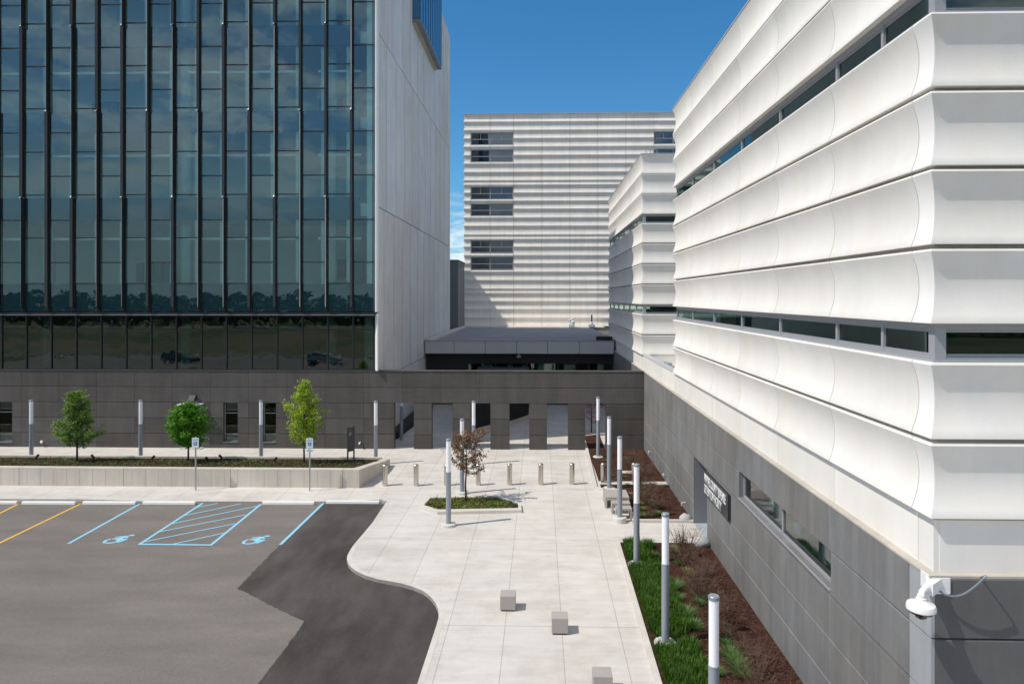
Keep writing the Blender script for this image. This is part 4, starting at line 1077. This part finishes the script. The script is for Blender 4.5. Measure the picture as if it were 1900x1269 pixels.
# ------------------------------------------------------------ right-hand beds
XW=6.40
A_l=[(2.83,42.2),G(1105,906)]
bedA=[(2.80,42.18),G(1102,905),G(1143,907),(6.38,G(1143,907)[1]),(6.38,42.18)]
kerb([(2.80,47.0),(2.80,42.2),G(1102,907),(3.05,33.1)],.16,-.01,.12,'bed_kerb',MT['kerbm'],1,label='low kerb along the farthest mulch bed by the screen wall opening',category='kerb')
def bed(name,poly,z=.06):
    g_=M(); g_.prism(poly,0,z); return g_.build(name,MT['mulch'],kind='structure')
yA=33.25
bed('mulch_bed',[(2.96,46.8),(2.96,42.3),(3.02,33.3),(6.38,33.3),(6.38,42.3),(4.0,42.3),(4.04,46.8)])
bed('mulch_bed',[(3.95,33.28),(4.02,28.8),(6.38,28.75),(6.38,33.28)],.055)
B0=G(1155,912);B1=G(1177,965)
kerb([(3.06,33.18),(3.80,33.18),(3.86,28.62),(6.39,28.62)],.15,-.01,.12,'bed_kerb',MT['kerbm'],1,label='low kerb round the middle mulch bed beside the benches and the entrance path',category='kerb')
m=M(); ys=G(1120,898)[1]; m.box(3.0,6.38,ys-.28,ys+.28,.0,.075); m.box(4.35,5.15,36.4,36.9,.0,.08); m.build('bollard_strip',MT['pave'],kind='structure')
C_tl=G(1150,1008);C_bl=G(1228,1269)
dl=((C_bl[0]-C_tl[0])/(C_bl[1]-C_tl[1]))
yb_=8.0; xb_=C_tl[0]+dl*(yb_-C_tl[1])
cy1=C_tl[1]
bed('mulch_bed',[(C_tl[0]+.02,cy1),(xb_+.02,yb_),(6.38,yb_),(6.38,cy1)],.05)
kerb([(xb_-.16,yb_),(C_tl[0]-.16,cy1)],.15,-.01,.10,'bed_kerb',MT['kerbm'],-1,label='long low kerb between the plaza and the dense green grass',category='kerb')
# blades
def blades(m,x,y,z,n,h,spread,w=.012,droop=.5,tone=.5):
    for _ in range(n):
        a=rnd.uniform(0,6.283); r_=rnd.random()**.5*spread; bx_,by_=x+math.cos(a)*r_*.4,y+math.sin(a)*r_*.4
        hh=h*rnd.uniform(.6,1.15); ox,oy=math.cos(a)*r_*droop*1.6,math.sin(a)*r_*droop*1.6
        px_,py_=-math.sin(a)*w,math.cos(a)*w; t=min(1,max(0,tone+rnd.gauss(0,.22)))
        i=len(m.v)
        m.v+=[(bx_-px_,by_-py_,z),(bx_+px_,by_+py_,z),(bx_+ox*.55+px_*.8,by_+oy*.55+py_*.8,z+hh*.65),(bx_+ox*.55-px_*.8,by_+oy*.55-py_*.8,z+hh*.65),(bx_+ox,by_+oy,z+hh*(1-.25*droop*rnd.random()))]
        m.face((i,i+1,i+2,i+3),t); m.face((i+3,i+2,i+4),t)
gx=lambda y: C_tl[0]+dl*(y-C_tl[1])
m=M(); cnt=0
while cnt<3300:
    y=rnd.uniform(11.5,cy1-.12); x0_=gx(y)
    wd=1.38 if y<23 else 1.25
    x=x0_+.12+rnd.random()*wd*1.18
    if math.hypot(x-3.38,y-24.0)<.30 or math.hypot(x-3.39,y-18.55)<.30 or math.hypot(x-3.40,y-13.45)<.3: continue
    s=(x-x0_)/wd
    # two planted rows with a bare gap, more open on the right
    gap=abs((x-x0_)-.86-.06*math.sin(y*1.7))
    if y>20 and gap<.12 and rnd.random()<.85: continue
    if abs(y-18.9)<.35 and x>3.05 and rnd.random()<.8: continue
    if s>.85+.25*noise.noise(Vector((y*1.3,2,0))): continue
    blades(m,x,y,.04,rnd.randint(9,14),rnd.uniform(.20,.34),.14,.009,.75,.3+.3*noise.noise(Vector((x*2,y*2,1)))+.15)
    cnt+=1
m.build('border_grass',MT['blade'],None,kind='stuff',label='dense dark green strap-leaved grass along the kerb',category='grass')
# individual tufts
def tuftmesh(n,h,sp,mat,dry=0):
    m=M(); blades(m,0,0,0,n,h,sp,.006,.9,.55); return m,mat
tp=[]
for i in range(4):
    m,_=tuftmesh(170,.22,.26,None); o=m.build('grass_tuft',MT['tuft']); tp.append(o)
m,_=tuftmesh(110,.10,.2,None); drym=m.build('grass_tuft',MT['drytuft'])
used=[]
def putt(src,x,y,s,lb,grp_):
    if src not in used: o=src; used.append(src)
    else: o=src.copy(); COL.objects.link(o)
    o.location=(x,y,.055); o.rotation_euler=(0,0,rnd.uniform(0,6)); o.scale=(s,s,s); o['label']=lb; o['category']='grass tuft'; o['group']=grp_
T1=[(1254,1024,1.0),(1266,1048,.9),(1254,1085,.9),(1282,1068,.85),(1288,1084,1.0),(1252,1092,1.0),(1296,1106,.9),(1300,1120,.9),(1259,1112,.8),(1272,1142,1.2),(1285,1165,1.1),(1333,1158,.6),(1340,1177,.8),(1347,1193,.7),(1357,1218,1.15),(1369,1236,1.15),(1380,1254,1.1),(1330,1250,.8)]
for i,(u,v,s) in enumerate(T1):
    x,y=G(u,v,.05)
    where='by the nearest lamp' if v>1150 else 'right of the middle lamp' if v>1060 else 'below the entrance'
    putt(tp[i%4],x,y,s*.95,'green grass tuft in mulch %s, %s from the path'%(where,['first','second','third','fourth','fifth','sixth','seventh','eighth','ninth','tenth','eleventh','twelfth','thirteenth','fourteenth','fifteenth','sixteenth','seventeenth','last'][i]),'green grass tufts in the near mulch bed')
T2=[(1164,900,.55),(1188,900,.6),(1194,908,.7),(1204,922,.8),(1190,936,.5),(1193,946,.6),(1218,941,1.0),(1220,954,.7),(1195,960,.8),(1236,902,.6),(1123,856,.5),(1158,886,.5),(1136,884,.5),(1163,852,.5)]
for i,(u,v,s) in enumerate(T2):
    x,y=G(u,v,.05); x=max(x,4.1) if v>905 else x
    putt(tp[(i+1)%4],x,y,s,'small green tuft in the %s mulch bed, %s from the entrance path'%('middle' if v>905 else 'far',['fourteenth','thirteenth','twelfth','ninth','eighth','sixth','fifth','fourth','third','second last','nearest the far lamp, not','eleventh','tenth','last'][i]) if i!=10 else 'small green tuft at the foot of the farthest lamp in the mulch bed','green tufts in the far mulch beds')
T3=[(1250,1017,.8),(1277,1059,.9),(1170,916,.6),(1208,930,.7),(1200,914,.5)]
for i,(u,v,s) in enumerate(T3):
    x,y=G(u,v,.05); x=max(x,4.15) if v<1000 else x
    putt(drym,x,y,s,['pale dry grass clump just below the entrance path','pale dry grass clump among the green tufts of the near bed','pale dry clump next to the benches','pale dry clump in the middle mulch bed','smallest dry clump in the middle mulch bed'][i],'dry grass clumps in the mulch')
# bare twig shrubs
def shrub(seed,h=.72,n=44,w=.66):
    rs=rnd.getstate(); rnd.seed(seed); m=M()
    for i in range(n):
        a=rnd.uniform(0,6.28); L=h*rnd.uniform(.5,1.15); r_=w*rnd.random(); b=Vector((rnd.uniform(-.08,.08),rnd.uniform(-.08,.08),0)); t=rnd.random()
        e=b+Vector((math.cos(a)*r_,math.sin(a)*r_,L)); c=b.lerp(e,.5)+Vector((math.cos(a),math.sin(a),.2))*.07*rnd.uniform(-.3,1)
        m.tube([b,c,e],[.0085,.006,.003],4,t,cap=False)
        for q in range(5):
            s=rnd.uniform(.3,.95); p=b.lerp(c,s*2) if s<.5 else c.lerp(e,s*2-1); d=rv(.22*rnd.uniform(.5,1.2)); d.z=abs(d.z)*.8
            m.tube([p,p+d*.6+rv(.02),p+d],[.005,.004,.002],3,t,cap=False)
    rnd.setstate(rs); return m.build('bare_shrub',MT['twig'])
sp_=[shrub(21),shrub(22,.6,38,.6),shrub(23,.78,48,.7)]
us=[]
SY=[12.3,13.1,13.9,14.7,15.5,16.3,17.1,18.0,18.9,19.7,20.5,21.3,22.2,23.1,24.0,24.8,30.3,31.1,31.9,32.8,33.9,34.9,36.0,37.2,38.4,39.5]
near=['by the nearest lamp, cut by the bottom of the photo']
ordn=['nearest','second nearest','third nearest','fourth nearest','fifth nearest','sixth nearest','seventh nearest','eighth nearest','ninth nearest','tenth nearest','eleventh nearest','twelfth nearest','thirteenth nearest','fourteenth nearest','fifteenth nearest','last before the entrance path']
ordf=['first beyond the entrance','second beyond the entrance','third beyond the entrance','fourth beyond the entrance','fifth beyond the entrance','sixth beyond the entrance','seventh beyond the entrance','eighth beyond the entrance','second last towards the screen wall','last before the screen wall']
for i,y in enumerate(SY):
    src=sp_[i%3]
    if src not in us: o=src; us.append(src)
    else: o=src.copy(); COL.objects.link(o)
    o.location=(5.25+.25*math.sin(i*2.1)+rnd.uniform(-.12,.12)+(0 if y<28 else -.15),y,.04); s=rnd.uniform(.85,1.2)*(1.25 if i==15 else 1); o.scale=(s,s,s); o.rotation_euler=(0,0,rnd.uniform(0,6))
    o['label']='leafless brown twiggy shrub along the grey wall, '+(ordn[i] if i<16 else ordf[i-16]); o['category']='shrub'; o['group']='bare shrubs planted along the grey wall'
# boulders
for (u,v,s,lb) in ((1276,965,.26,'rounded pale boulder at the corner of the middle mulch bed by the entrance'),(1310,1012,.30,'rough pale boulder at the wall corner on the near side of the entrance path')):
    x,y=G(u,v,.05); m=M(); x=min(x,6.1); bm=bpy.data.meshes
    n=len(m.v); NR,NS=9,14
    for i in range(NR+1):
        for j in range(NS):
            ph=math.pi*i/NR;th_=2*math.pi*j/NS; d=Vector((math.sin(ph)*math.cos(th_),math.sin(ph)*math.sin(th_),math.cos(ph)))
            r_=s*(1+.22*noise.noise(d*1.7+Vector((u,0,0)))); m.v.append((d.x*r_,d.y*r_*.85,d.z*r_*.75+s*.5))
    for i in range(NR):
        for j in range(NS): m.face((n+i*NS+j,n+i*NS+(j+1)%NS,n+(i+1)*NS+(j+1)%NS,n+(i+1)*NS+j))
    m.build('boulder',MT['rock'],None,smooth=True,loc=(x,y,0),label=lb,category='boulder')
# wall fixtures on the base wall
for (u,v,lb,k) in ((1207.5,839,'small white spotlight low on the grey wall, farthest from the camera',1),(1235,881,'small spotlight on the grey wall above the bollard strip',1),(1248,896,'tiny valve on the grey wall next to the second spotlight',0),(1258.6,920,'tiny vent spout on the grey wall behind the bare shrubs',0),(1271.6,932,'white bent spout with a short downpipe on the grey wall near the entrance',2)):
    Y,Z=onX(u,v,6.39); m=M()
    if k==1:
        m.lathe([(.03,Z-.08),(.045,Z-.04),(.05,Z+.06),(.02,Z+.08)],6.28,Y,10); m.tube([(6.28,Y,Z),(6.395,Y,Z)],.02,6)
    elif k==0: m.tube([(6.34,Y,Z),(6.395,Y,Z)],.028,8)
    else: m.tube([(6.395,Y,Z),(6.27,Y,Z),(6.22,Y,Z-.04),(6.22,Y,Z-.14)],.024,8)
    m.build('wall_fitting',MT['galv'] if k==0 else MT['foot2'],None,label=lb,category='wall fitting')
# tower wall fittings
X,Z=onY(77,820,42.1); m=M(); m.lathe([(.02,Z-.09),(.08,Z-.05),(.1,Z),(.08,Z+.06),(.02,Z+.1)],X,42.12,12); m.build('wall_fitting',MT['plasticw'],None,smooth=True,label='small round fixture on the dark wall left of the waisted tree',category='wall fitting')
X,Z=onY(668,821,42.1); m=M(); m.tube([(X,42.19,Z),(X,41.95,Z),(X,41.9,Z-.05)],.05,8); m.build('wall_fitting',MT['plasticw'],None,label='small white spout on the dark wall left of the lamp at the planter end',category='wall fitting')
r=empty('wall_lamp',(-21.62,42.15,3.16),label='black angular lamp on the dark wall above the door canopy',category='wall lamp')
m=M(); n=0; m.v+=[(-.2,0,-.13),(.2,0,-.13),(.2,0,.16),(-.2,0,.16),(-.2,-.42,-.13),(.2,-.42,-.13),(.2,-.16,.16),(-.2,-.16,.16)]
for f in ((0,1,2,3),(4,7,6,5),(0,4,5,1),(3,2,6,7),(0,3,7,4),(1,5,6,2)): m.face(f)
m.build('housing',MT['black'],r); m=M(); m.box(-.15,.15,-.34,-.08,-.145,-.131); m.build('diffuser',MT['lens'],r)
# ------------------------------------------------------------ accessible parking signs
def mat_face(x,y,z,rz=0): return Matrix.Translation((x,y,z))@Matrix.Rotation(rz,4,'Z')@Matrix.Rotation(R(90),4,'X')
for (u,v,lb,van) in ((363.5,909,'accessible parking sign on a steel pole in front of the round dense tree',0),(575,910,'accessible parking sign with a small extra plate, by the lime green tree',1)):
    x,y=G(u,v,0); y-=.02
    r=empty('parking_sign',(x,y,0),label=lb,category='sign',group='accessible parking signs')
    m=M(); m.box(-.03,.03,-.02,.02,0,2.62); m.build('pole',MT['galv'],r)
    z0,z1=2.08,2.56
    m=M(); m.box(-.17,.17,-.035,-.022,z0,z1); p=m.build('panel',MT['signw'],r,bevel=.006)
    m=M(); m.box(-.085,.085,-.041,-.0365,z0+.11,z0+.28); m.build('blue_square',MT['signb'],p)
    m=M(); z=-.0435
    def q2(a,b,w):
        A=Vector(a);B=Vector(b);d=(B-A).normalized();s=Vector((-d.y,d.x))*w/2
        m.poly([(c.x,z,c.y+z0+.195) for c in (A-s,B-s,B+s,A+s)])
    q2((-.005,.04),(-.01,-.01),.025); q2((-.01,-.005),(.04,-.01),.02); q2((.038,-.005),(.05,-.055),.018)
    for i in range(10):
        a=R(100+i*25);b=R(125+i*25); q2((-.012+.045*math.cos(a),-.03+.04*math.sin(a)),(-.012+.045*math.cos(b),-.03+.04*math.sin(b)),.012)
    m.poly([(.0+.017*math.cos(R(t)),z,z0+.195+.06+.017*math.sin(R(t))) for t in range(0,360,30)])
    m.build('wheelchair_mark',MT['letter'],p)
    text('RESERVED',.058,'lettering',MT['signg'],p,mat_face(0,-.037,z0+.385),.001); text('PARKING',.058,'lettering',MT['signg'],p,mat_face(0,-.037,z0+.322),.001)
    if van:
        m=M(); m.box(-.17,.17,-.035,-.022,z0-.19,z0-.03); p2=m.build('lower_plate',MT['signw'],r,bevel=.005)
        text('VAN',.055,'lettering',MT['signg'],p2,mat_face(0,-.037,z0-.10),.001); text('ACCESSIBLE',.05,'lettering',MT['signg'],p2,mat_face(0,-.037,z0-.165),.001)
# directional monument sign
x,y=G(651,858,.62); r=empty('directional_sign',(x,y,.5),rz=R(56),label='slim dark directional sign on two posts in the planter',category='sign')
for s in (-1,1):
    m=M(); m.box(s*.21-.03,s*.21+.03,-.03,.03,0,2.05); m.build('post',MT['dkboard'],r)
m=M(); m.box(-.18,.18,-.025,.025,.72,1.98); pb=m.build('panel',MT['dkboard'],r)
m=M()
for k,(w_,z) in enumerate(((.10,1.84),(.2,1.7),(.16,1.63),(.12,1.56))): m.box(-.15,-.15+w_,-.03,-.026,z,z+.025)
m.build('lettering',MT['galv'],pb)
# ------------------------------------------------------------ facility sign
r=empty('facility_sign',(6.34,24.7,2.3),label='dark wall sign reading WAYNE COUNTY JUVENILE DETENTION FACILITY beside the entrance recess',category='sign')
m=M(); m.box(6.29,6.385,23.06,26.33,1.92,2.78); b=m.build('board',MT['dkboard'],None); place(b,r)
Mw=Matrix(((0,0,-1,6.288),(-1,0,0,0),(0,1,0,0),(0,0,0,1)))
for body,z in (('WAYNE COUNTY JUVENILE',2.385),('DETENTION FACILITY',1.98)):
    cu=text(body,.47,'lettering',MT['letter'],None,Matrix.Identity(4),.006,'LEFT',1,.003)
    xs_=[v.co.x for v in cu.data.vertices]; L=max(xs_)-min(xs_); tgt=2.98 if body[0]=='W' else 2.42
    sx=tgt/L; mw=Matrix.Translation((6.275,26.25,z))@Matrix(((0,0,-1,0),(-1,0,0,0),(0,1,0,0),(0,0,0,1)))@Matrix.Diagonal((sx,1.0,1,1))
    cu.data.transform(mw); cu.data.transform(Matrix.Identity(4)); cu.parent=b; 
# ------------------------------------------------------------ security camera on the corner
bx_,by_=6.38,YN-.12
Yd=10.98; Xd,Zd=onY(1709,1126,Yd)
r=empty('security_camera',(Xd,Yd,Zd),label='large white dome camera hanging from the corner of the right building',category='security camera')
def L(m,name,mat,sm=False):
    o=m.build(name,mat,None,smooth=False); place(o,r)
    if sm: autosmooth(o,35)
    return o
zc=4.70
m=M(); m.lathe([(.19,Zd-.05),(.215,Zd-.03),(.215,Zd+.02),(.20,Zd+.055),(.10,Zd+.10),(.075,Zd+.125),(.075,Zd+.15),(.055,Zd+.155),(.055,Zd+.20)],Xd,Yd,32); L(m,'housing',MT['plasticw'],1)
m=M(); m.lathe([(.045,Zd-.18),(.08,Zd-.155),(.09,Zd-.12),(.12,Zd-.105),(.165,Zd-.085),(.185,Zd-.051)],Xd,Yd,28); L(m,'dome',MT['bubble'],1)
m=M(); m.tube([(Xd,Yd,Zd+.19),(Xd,Yd,zc-.03),(Xd+.03,Yd+.03,zc+.02),(6.27,YN-.20,zc+.03)],[.045,.045,.05,.06],12); L(m,'arm',MT['plasticw'],1)
m=M(); m.box(6.375,6.398,YN-.02,YN+.20,zc-.12,zc+.14); m.box(6.41,6.70,YN-.085,YN-.065,zc-.14,zc+.12); m.prism([(6.22,YN-.24),(6.30,YN-.30),(6.55,YN-.086),(6.41,YN-.086),(6.376,YN+.05)],zc-.09,zc+.10); L(m,'bracket',MT['plasticw'])
m=M(); pts=[(6.50,YN-.14,zc-.07),(6.56,YN-.18,zc-.11),(6.64,YN-.20,zc-.125),(6.72,YN-.22,zc-.115),(6.80,YN-.24,zc-.08),(6.88,YN-.26,zc-.02),(6.96,YN-.28,zc+.06),(7.03,YN-.29,zc+.13),(7.09,YN-.30,zc+.20),(7.13,YN-.30,zc+.24),(7.15,YN-.27,zc+.235),(7.20,YN-.07,zc+.13)]
m.tube(pts,.018,8); L(m,'conduit',MT['conduit'],1)
# ------------------------------------------------------------ courtyard behind the screen wall
vb=empty('court_vestibule',(-1,52,0),label='black-clad block inside the shaded court, seen through the screen wall openings',category='building')
m=M(); m.prism([(-4.55,47.3),(-3.8,48.6),(-2.26,50.3),(-.9,53.0),(-.9,57),(-5.2,57)],.30,3.6); place(m.build('wall',MT['black'],None),vb)
m=M(); m.prism([(-4.6,47.15),(-3.72,48.5),(-2.16,50.2),(-.8,52.9),(-.8,57.1),(-5.3,57.1)],0,.28); place(m.build('plinth',MT['screed'],None),vb)
m=M(); m.prism([(-10.0,44.6),(-9.45,45.2),(-9.2,50),(-9.2,58.5),(-10.0,58.5)],0,.45); m.build('court_hedge_bed',MT['black'],None,label='black edging bed at the foot of the tower side wall',category='planter')
m=M(); m.box(-.2,.35,57.0,57.4,.38,.45); m.box(-.2,-.12,57,57.4,0,.38); m.box(.27,.35,57,57.4,0,.38); m.build('court_bench',MT['cubew'],None,label='small bench in the shade at the far end of the court',category='bench')
kerb([(2.72,45.7),(5.8,47.6)],.14,0,.14,'bed_kerb',MT['kerbm'],1,label='pale kerb slanting across the far mulch bed behind the screen wall',category='kerb')
# ------------------------------------------------------------ far side of the lot (seen in the glass)
m=M(); m.box(-90,60,-24.6,-24.3,-.2,.05); m.build('far_kerb',MT['kerbm'],kind='structure')
m=M()
rs=rnd.getstate(); rnd.seed(77)
x=-420
while x<330:
    y=-155+rnd.uniform(-10,10); h_=rnd.uniform(8.8,11.3); w_=rnd.uniform(6,9)
    for q in range(170):
        a=rnd.uniform(0,6.28);b=rnd.random()**.5; z=h_*(.08+.92*rnd.random()); rr=w_*(1-.6*(z/h_))*b
        leafq(m,Vector((x+math.cos(a)*rr,y+math.sin(a)*rr,z)),rnd.uniform(.7,1.3),rv(),rnd.random(),.8)
    x+=rnd.uniform(2.6,4.6)
m.build('tree_belt',MT['treefar'],None,kind='stuff',label='distant belt of trees across the field, mirrored in the tower glass',category='trees')
rnd.setstate(rs)
MT['carA']=simple('car_paint_silver',(.35,.37,.4),.25,.5,.0); MT['carB']=simple('car_paint_dark',(.06,.07,.09),.25,.4,.0); MT['tyre']=simple('tyre_rubber',(.02,.02,.02),.8)
def car(x,y,mat,lb):
    r=empty('parked_car',(x,y,ZL),label=lb,category='car',group='cars parked across the lot')
    sec=[(-2.3,.35),(-2.32,.75),(-2.2,1.02),(-1.95,1.08),(-1.7,1.55),(-1.2,1.66),(.35,1.64),(1.1,1.12),(1.95,.98),(2.28,.78),(2.32,.38)]
    m=M(); n=len(sec)
    for yy in (-.88,.88): m.v+=[(a,yy*(1 if z<1.1 else .86),z) for a,z in sec]
    m.face(range(n)); m.face([2*n-1-i for i in range(n)])
    for i in range(n): j=(i+1)%n; m.face((i,n+i,n+j,j))
    m.build('body',mat,r,bevel=.05)
    m=M()
    for yy,s in ((-.80,-1),(.80,1)):
        for a,b in ((-1.55,-.75),(-.68,.2),(.26,.85)): m.box(a,b,yy-.03,yy+.03,1.14,1.5 if b<.5 else 1.38)
    m.build('side_window',MT['bubble'],r)
    for xx in (-1.45,1.45):
        for yy in (-.82,.82):
            m=M(); m.tube([(xx,yy-.11,.34),(xx,yy+.11,.34)],.34,20); q=m.build('wheel',MT['tyre'],r); m=M(); m.tube([(xx,yy-.125,.34),(xx,yy+.125,.34)],.2,14); m.build('rim',MT['galv'],q)
car(-52.5,-14,MT['carB'],'dark van-like car mirrored in the lower tower glass, left'); car(-31.5,-14,MT['carA'],'silver car mirrored in the lower tower glass, middle')
for o in bpy.data.objects:
    if o.type=='LIGHT' or o.type=='CAMERA': pass
